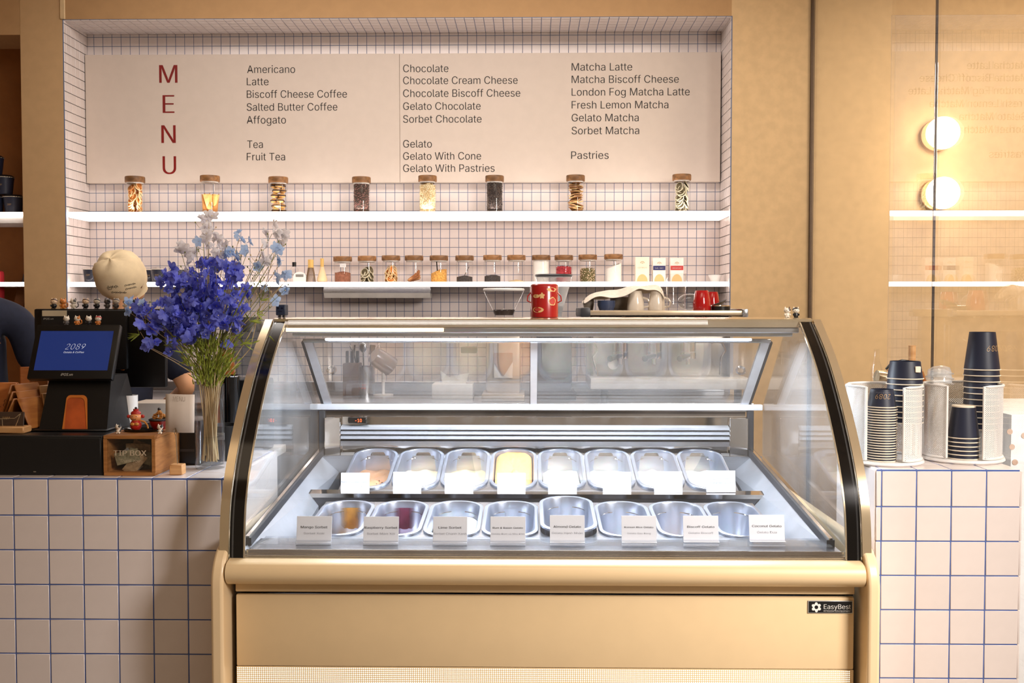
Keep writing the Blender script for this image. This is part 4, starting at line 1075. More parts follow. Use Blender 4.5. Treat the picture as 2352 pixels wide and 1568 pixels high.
def mug(px, pyt, lb, m, r, inv, hnd=1, Y=4.72, name='mug'):
    p = W(px, pyt, Y); h = p.z - tz
    t = thing(name, (p.x, Y, tz), lb, 'mug', None)
    prof = [(.001, 0), (r, 0), (r * 1.02, .003), (r * .98, h * .4), (r * .80, h * .85), (r * .70, h), (.001, h)] if inv else [(.001, 0), (r * .8, 0), (r, h * .5), (r, h), (r * .93, h), (r * .9, .01), (.001, .008)]
    MB().lathe(prof, n=28).build('body', m, t)
    if hnd: MB().tube([(hnd * r * .9, -.004, h * .15), (hnd * (r + .020), -.008, h * .20), (hnd * (r + .026), -.008, h * .40), (hnd * (r + .016), -.006, h * .58), (hnd * r * .84, -.004, h * .66)], .0050, 8).build('handle', m, t)
    return t
M_cer = mat('cream_glaze', (232, 218, 200), .18, coat=.4)
M_redg = mat('red_glaze', (176, 22, 26), .12, coat=.6)
mug(1460, 668, 'upturned cream mug under the cloth, left one of two on the espresso machine', M_cer, .040, True)
mug(1508, 668, 'upturned cream mug under the cloth, right one of two on the espresso machine', M_cer, .040, True)
p = W(1393, 690, 4.72); mug(1393, 690, 'dark blue cup under the left end of the white cloth', mat('denim_glaze', (52, 66, 98), .4), .042, False, 0)
mug(1425, 682, 'grey bowl under the white cloth, behind the dark blue cup', mat('taupe_glaze', (150, 136, 122), .4), .050, False, 0, Y=4.84)
mug(1352, 686, 'small grey cup at the left end of the cup tray', mat('taupe_glaze', (150, 136, 122), .4), .026, False, 0, Y=4.80)
# cloth draped over cups
def drape(pts, name, lb, m, Y0, Y1, seed):
    t = thing(name, (W(pts[0][0], 690, Y0).x, (Y0 + Y1) / 2, tz + .001), lb, 'cloth', world=True)
    r = random.Random(seed); mb = MB(); n = len(pts); K = 7; g = []
    for j in range(K):
        y = Y0 + (Y1 - Y0) * j / (K - 1)
        for i, (px, py) in enumerate(pts):
            q = W(px, py, Y0); front = (1 - j / (K - 1)) 
            g.append((q.x + r.uniform(-.003, .003), y + .006 * math.sin(i * 1.7), max(tz + .004, q.z + .012 * math.sin(j * 1.3 + i * .9) - (.028 if j in (0, K - 1) else 0) * (.4 + .6 * abs(math.sin(i * 1.2))))))
    fs = [(j * n + i, j * n + i + 1, (j + 1) * n + i + 1, (j + 1) * n + i) for j in range(K - 1) for i in range(n - 1)]
    mb.add(g, fs); o = mb.build('cloth', m, t, fix=False)
    md = o.modifiers.new('s', 'SOLIDIFY'); md.thickness = .005; md = o.modifiers.new('u', 'SUBSURF'); md.levels = 2; md.render_levels = 2
drape([(1340, 694), (1352, 682), (1368, 674), (1385, 672), (1402, 668), (1420, 669), (1436, 664), (1452, 658), (1470, 657), (1486, 659), (1500, 656), (1516, 654), (1526, 664), (1528, 682)], 'dish_cloth', 'crumpled white cloth draped over the mugs on the espresso machine', mat('white_cotton', (238, 226, 210), .9, bump=.3, scale=60), 4.68, 4.90, 3)
# glass pitcher and canisters
p = W(1553, 628, 4.66); t = thing('glass_pitcher', (p.x, 4.66, tz), 'tall clear glass pitcher standing on the espresso machine', 'pitcher')
h = p.z - tz; MB().lathe([(.001, .001), (.042, .001), (.044, .006), (.047, h), (.0455, h), (.0425, .008), (.001, .006)], n=32).build('body', G_jar, t)
p = W(1588, 676, 4.76); t = thing('glass_decanter', (p.x, 4.80, tz), 'clear grey glass jug lying among the cups on the espresso machine', 'jug')
MB().ball((0, 0, .040), .060, .05, .040, 20, 12).build('body', glass('smoky_glass', (.78, .80, .82), 1.5), t)
mug(1612, 667, 'upturned glossy red cup, left of the two red ones', M_redg, .042, True, 0, Y=4.70)
mug(1636, 670, 'glossy red cup behind and right of the other red cup', M_redg, .036, True, 0, Y=4.84)
p = W(1655, 705, 4.70); t = thing('tamper_base', (p.x, 4.70, tz), 'black round lid lying at the right end of the cup tray', 'lid'); MB().cyl(.043, 0, .022, n=28).build('disc', M_black, t); MB().lathe([(.043, .019), (.045, .021), (.043, .0235)], n=28).build('rim', M_chrome, t)
p = W(1652, 690, 4.78); t = thing('black_saucer', (p.x, 4.79, tz + .024), 'tilted black saucer leaning on the round black lid', 'saucer'); MB().lathe([(.001, 0), (.02, 0), (.045, .014), (.043, .015), (.02, .003), (.001, .003)], n=24, M=Matrix.Rotation(-.35, 4, 'Y')).build('plate', M_dark, t)
# grinders
def hopper(name, px, Y, y0, y1, w0, w1, bodyw, bodyc, lb, capc, sign=False):
    tp = W(px, y0, Y); bt = W(px, y1, Y); sc_ = Y / F
    t = thing(name, (tp.x, Y, ZW), lb, 'grinder')
    z0 = bt.z - ZW; z1 = tp.z - ZW
    MB().box(-bodyw / 2, bodyw / 2, -.09, .12, .03, z0 - .012, .02).build('body', bodyc, t)
    MB().box(-bodyw / 2 - .02, bodyw / 2 + .02, -.14, .12, 0, .035, .01).build('base', bodyc, t)
    MB().lathe([(w1 / 2 * sc_, z0 - .012), (w1 / 2 * sc_, z0), (w0 / 2 * sc_ * .97, z1 - .022), (w0 / 2 * sc_, z1 - .012)], n=32).build('hopper', G_jar if px < 1200 else glass('milky_plastic', (.96, .96, .96), 1.5, smear=.45), t)
    MB().lathe([(.001, z1 - .012), (w0 / 2 * sc_ * 1.02, z1 - .012), (w0 / 2 * sc_ * 1.04, z1 - .006), (w0 / 2 * sc_, z1), (.001, z1 + .002)], n=32).build('lid', capc, t)
    fl = MB(); r = random.Random(4); q = .22
    fl.lathe([(.001, z0 + .001), (w1 / 2 * sc_ * .94, z0 + .001), ((w1 + (w0 - w1) * q) / 2 * sc_ * .92, z0 + (z1 - z0) * q * .8), (.012, z0 + (z1 - z0) * q)], n=24)
    for _ in range(120):
        a_ = r.uniform(0, 6.28); d = math.sqrt(r.random()) * (w1 + (w0 - w1) * q * .9) / 2 * sc_ * .9; fl.ball((d * math.cos(a_), d * math.sin(a_), z0 + (z1 - z0) * q * .85), .005, .0035, .003, 5, 4, M=rndrot(r))
    tag(fl.build('beans', mo_bean, t), kind='stuff')
    return t, z0, z1
t, z0, z1 = hopper('coffee_grinder', 1157, 4.72, 662, 724, 92, 44, .16, mat('grinder_beige', (200, 188, 174), .35, metal=.3), 'coffee grinder with a wide clear hopper, left of the red tin', M_white)
MB().lathe([(.001, z0 + .032), (.03, z0 + .014), (.001, z0 + .010)], n=4).build('deflector', M_white, t)
lz = W(1157, 868, 4.62).z - ZW
pl = MB().box(-.044, .044, -.106, -.098, lz, lz + .115, .002).build('face_plate', M_white, t)
mb = MB(); mb.prism([(-.044, lz + .118), (.044, lz + .118), (.044, lz + .075), (.004, lz + .012), (-.004, lz + .012), (-.044, lz + .075)], -.112, -.1065, 'y').build('chute', mat('copper_brown', (170, 134, 108), .3, metal=.4), t)
hopper('coffee_grinder', 1272, 4.84, 630, 722, 84, 36, .17, mat('charcoal_enamel', (58, 58, 68), .4), 'charcoal coffee grinder with a tall clear hopper behind the red tin', M_dark)
# utensils etc. behind the case glass
def pot(px, w, h, m, lb, Y=4.95):
    p = W(px, 900, Y); t = thing('utensil_holder', (p.x, Y, ZW), lb, 'holder'); MB().lathe([(.001, 0), (w, 0), (w, h), (w - .003, h), (w - .004, .006), (.001, .006)], n=24).build('pot', m, t); return p
p = pot(838, .05, .14, M_steel, 'steel utensil pot on the work counter behind the case')
for i, (dx, lb) in enumerate(((-.03, 'steel tongs'), (-.005, 'long spoon'), (.02, 'black brush'), (.035, 'steel whisk'))):
    t = thing('kitchen_utensil', (p.x + dx * .6, 4.95 + .01 * (i % 2), ZW + .01), '%s standing in the steel utensil pot' % lb, 'utensil', 'utensils in the pot'); t.rotation_euler = (0, dx * 6, 0)
    MB().tube([(0, 0, 0), (0, 0, .20)], .004, 6).build('handle', M_steel if i != 2 else M_black, t)
    hd = MB()
    if i == 2: hd.box(-.014, .014, -.008, .008, .19, .24, .004)
    elif i == 3:
        for k in range(6): hd.tube([(0, 0, .18), (.02 * math.cos(k * PI / 3), .02 * math.sin(k * PI / 3), .215), (0, 0, .25)], .001, 4)
    elif i == 0: hd.tube([(0, 0, .2), (.012, 0, .24)], .005, 6).tube([(0, 0, .2), (-.012, 0, .24)], .005, 6)
    else: hd.ball((0, 0, .225), .018, .006, .026)
    hd.build('head', M_steel if i != 2 else M_black, t)
p = W(808, 900, 4.9); t = thing('knife_block', (p.x, 4.92, ZW), 'dark wooden knife block behind the case', 'knife block'); MB().box(-.04, .04, -.05, .05, 0, .16, .006).build('block', mat('walnut', (96, 66, 44), .5, stretch=(1, 1, 6)), t)
for k in range(3): MB().box(-.03 + k * .025, -.018 + k * .025, -.02, .01, .161, .22, .003).build('knife_handle', M_black, t)
p = W(880, 830, 4.9); t = thing('milk_jug', (p.x, 4.9, ZW), 'grey milk jug upturned on a white drying stand', 'jug')
MB().cyl(.008, .006, p.z - ZW - .05, n=10).cyl(.05, 0, .006, n=20).build('stand', M_white, t)
MB().lathe([(.001, .06), (.040, .06), (.046, .04), (.050, -.05), (.047, -.05), (.040, .05), (.001, .055)], (0, 0, p.z - ZW), 28, M=Matrix.Rotation(-.9, 4, 'Y') @ Matrix.Rotation(.5, 4, 'X')).build('jug', mat('grey_enamel', (120, 120, 126), .3, metal=.5), t)
p = W(1078, 800, 4.9); t = thing('water_bottle', (p.x, 4.9, ZW), 'clear bottle with a dark blue cap behind the case', 'bottle'); hh = p.z - ZW
MB().lathe([(.001, 0), (.045, 0), (.047, .01), (.047, hh * .75), (.036, hh * .92)], n=24).build('body', G_jar, t); MB().box(-.04, .04, -.03, .03, hh * .9, hh + .01, .006).build('cap', mat('navy_plastic', (60, 68, 96), .4), t)
a = W(992, 882, 4.70); b = W(1086, 922, 4.70); t = thing('napkin_box', ((a.x + b.x) / 2, 4.75, ZW), 'plain white paper box on the work counter behind the case', 'box'); w_ = (b.x - a.x) / 2
MB().box(-w_, w_, -.05, .08, 0, a.z - ZW, .004).build('box', M_white, t); 
mb = MB(); mb.prism([(-.05, a.z - ZW), (.06, a.z - ZW), (.075, a.z - ZW + .05), (-.02, a.z - ZW + .03), (-.06, a.z - ZW + .06)], -.004, .004, 'y').build('tissue', M_bw, t)

# ------------------------------------------------------------------ small things on top of the case
ZTOP = ZT + .0095
p = W(1250, 700, 3.28); t = thing('red_tin', (p.x, 3.28, ZTOP), 'small glossy red tin with stickers and rope handles on the case', 'tin')
hh = W(1250, 655, 3.28).z - ZTOP; r = .046
M_redt = mat('red_enamel', (170, 28, 28), .25, coat=.5)
MB().lathe([(.001, 0), (r - .002, 0), (r, .002), (r, hh - .004), (r * .97, hh - .001)], n=36).build('tin', M_redt, t)
MB().lathe([(.001, hh + .004), (r * .9, hh + .004), (r * .99, hh), (r * .98, hh - .003)], n=36).build('lid', M_redt, t)
for s in (-1, 1): MB().tube([(s * r * .9, -.012, hh * .80), (s * (r + .008), -.014, hh * .66), (s * (r + .010), -.012, hh * .52), (s * r * .95, -.01, hh * .46)], .002, 6).build('rope_handle', M_redt, t)
M_st = mat('gold_sticker', (232, 190, 130), .4)
def wrapshape(pts, rr_, z0):   # flat outline laid on the tin
    return [((rr_ + .0006) * math.sin(x / rr_), -(rr_ + .0006) * math.cos(x / rr_), z + z0) for x, z in pts]
def blob(cx, cz, rx, rz, n=14, wob=0.0): return [(cx + rx * (1 + wob * math.sin(5 * 2 * PI * k / n)) * math.cos(2 * PI * k / n), cz + rz * (1 + wob * math.sin(5 * 2 * PI * k / n)) * math.sin(2 * PI * k / n)) for k in range(n)]
for nm, shp in (('sticker', blob(-.022, hh * .24, .020, .009)), ('sticker', blob(.028, hh * .50, .014, .014, 16, .08)), ('sticker', blob(-.028, hh * .66, .013, .006)), ('sticker', blob(-.008, hh * .67, .008, .009, 20, .25)), ('sticker', blob(.026, hh * .86, .018, .007, 20, .1))):
    MB().add(wrapshape(shp, r, 0), [tuple(range(len(shp)))]).build(nm, M_st, t, smooth=False, fix=False)
for shp in (blob(-.022, hh * .25, .012, .005), blob(.028, hh * .50, .011, .010)):
    q = wrapshape(shp, r + .0004, 0); MB().add(q, [tuple(range(len(shp)))]).build('sticker_print', mat('sticker_red', (200, 70, 60), .4), t, smooth=False, fix=False)
# tiny square character-free robot: dark block with feet
p = W(648, 712, 3.16); t = thing('toy_block_robot', (p.x, 3.16, ZTOP), 'tiny dark square robot toy on the top left corner of the case', 'toy', rot=-.25)
MB().box(-.017, .016, -.011, .011, .008, .042, .002).build('body', mat('slate_blue_plastic', (50, 58, 76), .5), t)
for s in (-.008, .006): MB().box(s - .003, s + .003, -.006, .006, 0, .009, .001).build('leg', M_black, t)
for s in (-.008, .006): MB().box(s - .003, s + .003, -.0118, -.0105, .028, .033).build('eye', M_black, t, smooth=False)
MB().box(-.008, .006, -.0118, -.0105, .020, .0215).build('mouth', M_black, t, smooth=False)

# ------------------------------------------------------------------ cat figurines
def col(n, c): return mat(n, c, .35, coat=.3)
C_w, C_k, C_o, C_b, C_r, C_g, C_s = col('fig_white', (236, 224, 206)), col('fig_black', (30, 30, 34)), col('fig_orange', (214, 130, 58)), col('fig_brown', (92, 66, 50)), col('fig_red', (180, 30, 34)), col('fig_grey', (96, 92, 92)), col('fig_skin', (240, 206, 170))
def figure(loc, label, group, body, head, patch=None, s=1.0, hair=None, rot=0.0, tail=None, scarf=None):
    t = thing('cat_figurine', loc, label, 'figurine', group, rot=rot); t.scale = (s, s, s)
    MB().ball((0, 0, .0095), .0085, .0075, .0098, 14, 10).ball((-.0045, -.004, .002), .0035, .004, .0022, 8, 6).ball((.0045, -.004, .002), .0035, .004, .0022, 8, 6).build('body', body, t)
    hm = MB().ball((0, -.001, .0235), .0112, .0095, .0090, 16, 12)
    for q in (-1, 1): hm.lathe([(.0035, 0), (.0022, .004), (.0003, .0075)], (q * .0068, 0, .0292), 8, 0 if (patch is None or q < 0) else 1)
    hd = hm.build('head', [head, patch or head], t)
    MB().ball((-.004, -.0098, .0235), .0011).ball((.004, -.0098, .0235), .0011).ball((0, -.0106, .0212), .0011, .0006, .0007).build('face', M_black, hd)
    if hair: MB().ball((0, .0010, .0265), .0116, .0100, .0078, 16, 10).build('hair', hair, hd)
    if patch and not hair: MB().ball((.0052, -.0040, .0262), .0062, .0060, .0056, 12, 8).build('patch', patch, hd)
    for q in (-1, 1): MB().ball((q * .0085, -.0035, .0105), .0028, .0032, .0042, 8, 6).build('arm', body if not scarf else scarf, t)
    if tail: MB().tube([(.006, .006, .004), (.013, .006, .008), (.014, .004, .016), (.011, .003, .020)], .0020, 7).build('tail', tail, t)
    return t
gA = 'figurines in a row on the monitor'; gB = 'figurines in a row on the till screen'
ZMON = None

# ------------------------------------------------------------------ till: drawer, customer display, staff monitor
ZK = ZC
a = W(-40, 1000, 2.845); b = W(237, 1092, 2.845)
zdr = W(200, 1000, 2.845).z
dr = thing('cash_drawer', ((a.x + b.x) / 2, 3.0, ZK + .0005), 'long black cash drawer on the left counter under the till screen', 'cash drawer', world=True)
MB().box(-1.95, b.x, 2.845, 3.22, ZK + .001, zdr, .003).build('casing', M_black, dr)
MB().box(-1.945, b.x - .006, 2.8435, 2.848, ZK + .006, zdr - .006, .001).build('drawer_front', mat('satin_black', (18, 18, 20), .5), dr)
MB().box(W(76, 1085, 2.84).x, W(82, 1085, 2.84).x, 2.842, 2.8438, ZK + .010, ZK + .013).build('screw', M_steel, dr, smooth=False)
ZD = zdr + .0005
# display: stand with an arch and tilted screen
Yb_, Yt_ = 2.955, 3.025
p00 = W(60, 870, Yb_); p10 = W(256, 873, Yb_); p01 = W(87, 744, Yt_)
t = thing('till_display', ((p00.x + p10.x) / 2, 3.02, ZD), 'black customer till display with a lit blue screen', 'monitor', world=True)
wd_ = p10.x - p00.x; hgt = math.hypot(p01.z - p00.z, Yt_ - Yb_); lean = math.atan2(Yt_ - Yb_, p01.z - p00.z)
MT = Matrix.Translation(((p00.x + p10.x) / 2, Yb_, p00.z)) @ Matrix.Rotation(-lean, 4, 'X')
MB().box(-wd_ / 2, wd_ / 2, 0, .024, 0, hgt, .006, M=MT).build('bezel', M_black, t)
sc_m = bpy.data.materials.new('blue_screen'); sc_m.use_nodes = True
_b = sc_m.node_tree.nodes['Principled BSDF']; _b.inputs['Base Color'].default_value = (.01, .02, .06, 1); _b.inputs['Roughness'].default_value = .3
_b.inputs['Emission Color'].default_value = (*lin((30, 54, 128)), 1); _b.inputs['Emission Strength'].default_value = .62
_nz = sc_m.node_tree.nodes.new('ShaderNodeTexNoise'); _nz.inputs['Scale'].default_value = 400; _mr = sc_m.node_tree.nodes.new('ShaderNodeMapRange'); _mr.inputs[3].default_value = .34; _mr.inputs[4].default_value = .5
sc_m.node_tree.links.new(_nz.outputs['Fac'], _mr.inputs[0]); sc_m.node_tree.links.new(_mr.outputs[0], _b.inputs['Emission Strength'])
sx0, sx1, sz0, sz1 = -wd_ * .43, wd_ * .435, hgt * .155, hgt * .87
MB().box(sx0, sx1, -.0006, .002, sz0, sz1, M=MT).build('screen', sc_m, t, smooth=False)
M_lw = mat('screen_white', (230, 235, 245), .5, emit=.6)
lettering('2089', M_lw, t, -wd_ * .105, wd_ * .13, hgt * .53, -.0010, cap=hgt * .105, shear=.3, thin=-.02, M=MT)
lettering('Gelato & Coffee', M_lw, t, -wd_ * .115, wd_ * .125, hgt * .465, -.0010, cap=hgt * .03, shear=.2, M=MT)
lettering('iPOS.vn', M_bw, t, -wd_ * .10, wd_ * .04, hgt * .055, -.0010, cap=hgt * .045, shear=.15, thin=.01, M=MT)
# stand
def Wp(px, py, Y): q = W(px, py, Y); return (q.x, q.z)
q0 = Wp(96, 998, 2.96); q1 = Wp(252, 998, 2.96); q2 = Wp(262, 862, 3.02); q3 = Wp(122, 862, 3.02)
MB().rings([[(q0[0], 2.94, ZD), (q1[0], 2.94, ZD), (q2[0], 3.00, q2[1]), (q3[0], 3.00, q3[1])], [(q0[0] + .02, 3.16, ZD), (q1[0] + .01, 3.16, ZD), (q2[0], 3.12, q2[1]), (q3[0] + .01, 3.12, q3[1])]], cap0=True, cap1=True).build('stand', M_black, t, smooth=False)
MB().box(q0[0] - .02, q1[0] + .005, 2.925, 3.17, ZD, ZD + .007, .003).build('base_plate', M_black, t)
def arch(px0, px1, pyb, pyt, n=10, k=0.0):
    pts = [(px0 + k, pyb), (px1 - k * .2, pyb)]
    xt0 = px0 + 11 + k * .2; xt1 = px1 - .5 - k; R_ = 11
    for i in range(n + 1):
        a_ = PI / 2 * i / n; pts.append((xt1 - R_ + R_ * math.cos(a_), pyt + k + R_ - R_ * math.sin(a_)))
    for i in range(n + 1):
        a_ = PI / 2 + PI / 2 * i / n; pts.append((xt0 + R_ + R_ * math.cos(a_), pyt + k + R_ - R_ * math.sin(a_)))
    return pts
M_org = mat('orange_plastic', (206, 116, 44), .45)
def on_stand(px, py, d):
    Y = 2.95
    for _ in range(4): Y = 2.94 + (W(px, py, Y).z - ZD) / (q2[1] - ZD) * .06
    return tuple(W(px, py, Y - .0010 + d))
def arch3(pts, d): return [on_stand(px, py, d) for px, py in pts]
ao = arch(141, 201, 996.5, 907); ai = arch(141, 201, 996.5, 907, k=6)
MB().rings([arch3(ao, 0), arch3(ao, -.002), arch3(ai, -.002), arch3(ai, .0012)]).build('arch_trim', M_org, t)
MB().rings([arch3(ai, -.0004)[0:], [ (x, y, z) for x, y, z in arch3(ai, -.0002)]], cap0=False, cap1=True).build('arch_recess', mat('burnt_orange', (186, 84, 34), .5, var=.2), t, smooth=False)
# staff monitor seen from behind
t2 = thing('staff_monitor', (W(230, 800, 3.26).x, 3.26, ZD - .0), 'large black monitor seen from behind with figurines on its top edge', 'monitor', world=True)
m0 = W(81, 709, 3.26); m1 = W(381, 709, 3.26); mz = W(300, 889, 3.26).z
MB().box(m0.x, m1.x, 3.25, 3.275, mz, m0.z, .006).build('panel', M_black, t2)
MB().box(m0.x + .03, m1.x - .12, 3.232, 3.252, mz + .06, m0.z - .004, .008).build('rear_housing', mat('matt_black', (20, 20, 22), .6), t2)
MB().box(W(170, 0, 3.3).x, W(240, 0, 3.3).x, 3.28, 3.34, ZK + .002, mz + .1, .004).build('foot', M_black, t2)
a = W(96, 713, 3.23); b = W(153, 726, 3.23)
MB().box(a.x, b.x, 3.2315, 3.2325, b.z, a.z, .0004).build('sticker', mat('pale_gold_label', (206, 190, 160), .4), t2, smooth=False)
lettering('iPOS.vn', M_bw, t2, W(99, 735, 3.23).x, W(122, 735, 3.23).x, W(99, 734, 3.23).z, 3.2316, cap=.006, shear=.15)
a = W(275, 834, 3.24); b = W(284, 851, 3.24); MB().box(a.x, b.x, 3.243, 3.251, b.z, a.z, .004).build('button', M_org, t2)
ZMON = m0.z
for i, (px, lb, kw) in enumerate(((122, 'figurine in black with swept dark hair, leftmost on the big monitor', dict(body=C_k, head=C_s, hair=C_b)),
    (143, 'small orange cat figurine, second on the big monitor', dict(body=C_o, head=C_o, tail=C_o)),
    (167, 'pale figurine leaning back with a raised arm on the big monitor', dict(body=C_w, head=C_w, patch=C_g, tail=C_g)),
    (195, 'figurine in black with brown hair, fourth on the big monitor', dict(body=C_k, head=C_s, hair=C_b)),
    (221, 'black cat figurine with a pale face, fifth on the big monitor', dict(body=C_k, head=C_w, hair=C_k)),
    (245, 'grey cat figurine with a dark face, sixth on the big monitor', dict(body=C_g, head=C_g, patch=C_k)),
    (265, 'grey masked figurine, seventh on the big monitor', dict(body=C_g, head=C_w, hair=C_g)),
    (288, 'white cat figurine with black eye patch, eighth on the big monitor', dict(body=C_w, head=C_w, patch=C_k)),
    (305, 'bluish figurine, rightmost on the big monitor beside the flowers', dict(body=C_g, head=C_k)))):
    p = W(px, 706, 3.255); figure((p.x, 3.262, ZMON + .0005), lb, gA, s=.98, **kw)
dt = W(180, 744, Yt_)
ztop_d = (MT @ Vector((0, .012, hgt)))
for i, (px, lb, kw) in enumerate(((153, 'white cat figurine in a dark coat on the till screen', dict(body=C_g, head=C_w)),
    (178, 'orange and white cat figurine with a curled tail on the till screen', dict(body=C_o, head=C_w, patch=C_o, tail=C_o)),
    (204, 'white bear figurine in black on the till screen', dict(body=C_k, head=C_w)),
    (226, 'figurine with a red cap and orange belly on the till screen', dict(body=C_o, head=C_w, hair=C_r)))):
    p = W(px, 742, ztop_d.y); figure((p.x, ztop_d.y, ztop_d.z + .001), lb, gB, s=.84, **kw)
for px, lb, kw in ((1808, 'white cat figurine in a coat, left of the pair on the case', dict(body=C_w, head=C_w, patch=C_b)), (1828, 'black and white cat figurine, right of the pair on the case', dict(body=C_k, head=C_w, hair=C_k))):
    p = W(px, 722, 3.2); figure((p.x, 3.2, ZTOP), lb, 'two cat figurines on the case top', s=.98, **kw)

# ------------------------------------------------------------------ tip box, with things on it
a = W(237, 1000, 2.84); b = W(357, 1093, 2.84); tw = b.x - a.x; tz0 = ZK + .0005; th_ = a.z - tz0
t = thing('tip_box', ((a.x + b.x) / 2, 2.84, tz0), 'oak tip box with a glass front full of banknotes', 'tip box')
w_ = tw / 2; D = .20; fw = .010
mb = MB().box(-w_, w_, 0, D, 0, fw, .001).box(-w_, w_, 0, D, th_ - fw, th_, .001).box(-w_, -w_ + fw, 0, D, fw, th_ - fw).box(w_ - fw, w_, 0, D, fw, th_ - fw).box(-w_ + fw, w_ - fw, D - .006, D, fw, th_ - fw)
mb.build('case', M_wood, t, smooth=False)
MB().box(-w_ + fw, w_ - fw, .004, .006, fw, th_ - fw).build('front_pane', G_jar, t, smooth=False)
M_tw = mat('frosted_letter', (196, 176, 150), .6)
lettering('TIP BOX', M_tw, t, -w_ * .63, w_ * .65, th_ * .50, .0030, cap=.0150, thin=.025)
lettering('Thank You', M_tw, t, -w_ * .36, w_ * .40, th_ * .33, .0030, cap=.009, shear=.35)
r = random.Random(3)
for k in range(16):
    m = mat(('banknote_green', 'banknote_tan', 'banknote_grey')[k % 3], ((150, 142, 112), (168, 140, 104), (140, 136, 128))[k % 3], .8, var=.2, scale=120)
    M = Matrix.Translation((r.uniform(-.022, .022), .014 + .010 * k, .028 + r.uniform(0, .046))) @ Matrix.Rotation(r.uniform(-.9, .9), 4, 'Y') @ Matrix.Rotation(r.uniform(-.35, .35), 4, 'X')
    pts = [(x_, .003 * math.sin(x_ * 160 + k), z_) for z_ in (-.018, .018) for x_ in (-.036, -.018, 0, .018, .036)]
    o = MB().add([M @ Vector(q) for q in pts], [(i, i + 1, i + 6, i + 5) for i in range(4)]).build('banknote', m, t, fix=False)
zb = tz0 + th_ + .0005
# black tray with a festive figure, gold ingot bowl
p = W(322, 982, 2.93); tx = p.x
t = thing('black_tray', (W(325, 985, 2.94).x, 2.94, zb), 'small black oval tray on the tip box', 'tray'); MB().lathe([(.001, 0), (.048, 0), (.056, .007), (.054, .008), (.046, .003), (.001, .003)], n=32, sy=.6).build('tray', M_blackg, t)
p = W(312, 975, 2.925)
t = thing('lucky_figurine', (p.x, 2.925, zb + .0040), 'laughing round figurine in a red winged hat and robe', 'figurine', rot=.1)
M_rg = mat('red_resin', (176, 34, 26), .3, coat=.4); M_gr2 = mat('gold_resin', (206, 140, 66), .35, metal=.3)
MB().ball((0, 0, .016), .017, .014, .018, 18, 12).build('robe', M_rg, t)
hd = MB().ball((0, -.001, .040), .0165, .0145, .0135, 18, 12).build('head', mat('tan_resin', (226, 150, 92), .35, coat=.3), t)
MB().ball((0, .002, .051), .0150, .014, .0085, 16, 10).cyl(.008, .055, .064, (0, .003, 0), 12).ball((-.020, 0, .042), .006, .004, .0055).ball((.020, 0, .042), .006, .004, .0055).build('hat', M_rg, t)
MB().ball((0, .003, .066), .004).build('hat_bead', C_k, t)
MB().tube([(-.008, -.0135, .042), (-.0055, -.0150, .0435), (-.003, -.0145, .042)], .0006, 4).tube([(.003, -.0145, .042), (.0055, -.0150, .0435), (.008, -.0135, .042)], .0006, 4).tube([(-.005, -.0150, .036), (0, -.0160, .0335), (.005, -.0150, .036)], .0007, 4).build('smile', C_k, hd)
MB().ball((-.006, -.013, .020), .007, .004, .005).ball((.006, -.013, .020), .007, .004, .005).build('gold_ingot', M_gr2, t)
MB().tube([(.012, 0, .030), (.026, -.002, .026), (.034, -.003, .016), (.036, -.003, .006)], .0028, 8).build('arm', M_gr2, t)
p = W(366, 970, 2.96)
t = thing('gold_ingot_bowl', (p.x, 2.96, zb + .0040), 'red and gold bowl heaped with gold nuggets beside the lucky figurine', 'ornament')
MB().lathe([(.001, 0), (.018, 0), (.026, .014), (.030, .028), (.026, .028), (.001, .020)], n=24).build('bowl', M_rg, t)
MB().lathe([(.0305, .026), (.0315, .030), (.027, .032), (.001, .031)], n=24).build('rim', M_black, t)
gp_ = MB(); r = random.Random(2)
for k in range(70):
    q = r.random(); a_ = r.uniform(0, 6.28); d = .027 * (1 - q) * r.uniform(.6, 1); gp_.ball((d * math.cos(a_), d * math.sin(a_), .032 + q * .024), .0042, .0042, .0032, 6, 4)
tag(gp_.build('nuggets', M_gr2, t), kind='stuff')
MB().ball((0, 0, .060), .005).build('bead', C_k, t)
for px, lb in ((272, 'black and white cat figurine on the left corner of the tip box'), (368, 'black and white cat figurine half hidden behind the menu sign')):
    p = W(px, 988, 2.885); figure((p.x, 2.885, zb), lb, 'two cat figurines on the tip box', C_w, C_w, patch=C_k, s=.78, scarf=C_k)
# menu sign on a wooden cube
p = W(408, 1090, 2.87); t = thing('menu_sign_holder', (p.x, 2.87, ZK + .0005), 'wooden cube clip holder carrying a small card headed MENU', 'sign')
MB().box(-.0185, .0185, -.016, .018, 0, .030, .002).build('cube', M_light_wood, t)
z_c = W(408, 992, 2.87).z - ZK; MB().tube([(0, 0, .03), (-.004, 0, z_c - .01)], .0012, 6).tube([(-.006, -.002, z_c + .012), (-.008, -.003, z_c + .002), (-.004, -.002, z_c - .012), (0, -.002, z_c + .0), (-.004, -.003, z_c + .012)], .0012, 6).build('wire_clip', M_chrome, t)
ca = W(377, 906, 2.87); cb = W(445, 994, 2.87); cw = (cb.x - ca.x) / 2; cxx = (ca.x + cb.x) / 2 - p.x
MC_ = Matrix.Translation((cxx, .002, z_c - .002)) @ Matrix.Rotation(.02, 4, 'Y')
mb = MB(); n = 7
gpts = [((-cw + 2 * cw * i / 6), .004 * math.cos(i * .9), zz * (ca.z - cb.z)) for zz in (0, .5, 1) for i in range(7)]
o = MB().add([MC_ @ Vector(q) for q in gpts], [(j * 7 + i, j * 7 + i + 1, (j + 1) * 7 + i + 1, (j + 1) * 7 + i) for j in range(2) for i in range(6)]).build('card', mat('cream_paper', (216, 202, 190), .7, var=.03), t, fix=False)
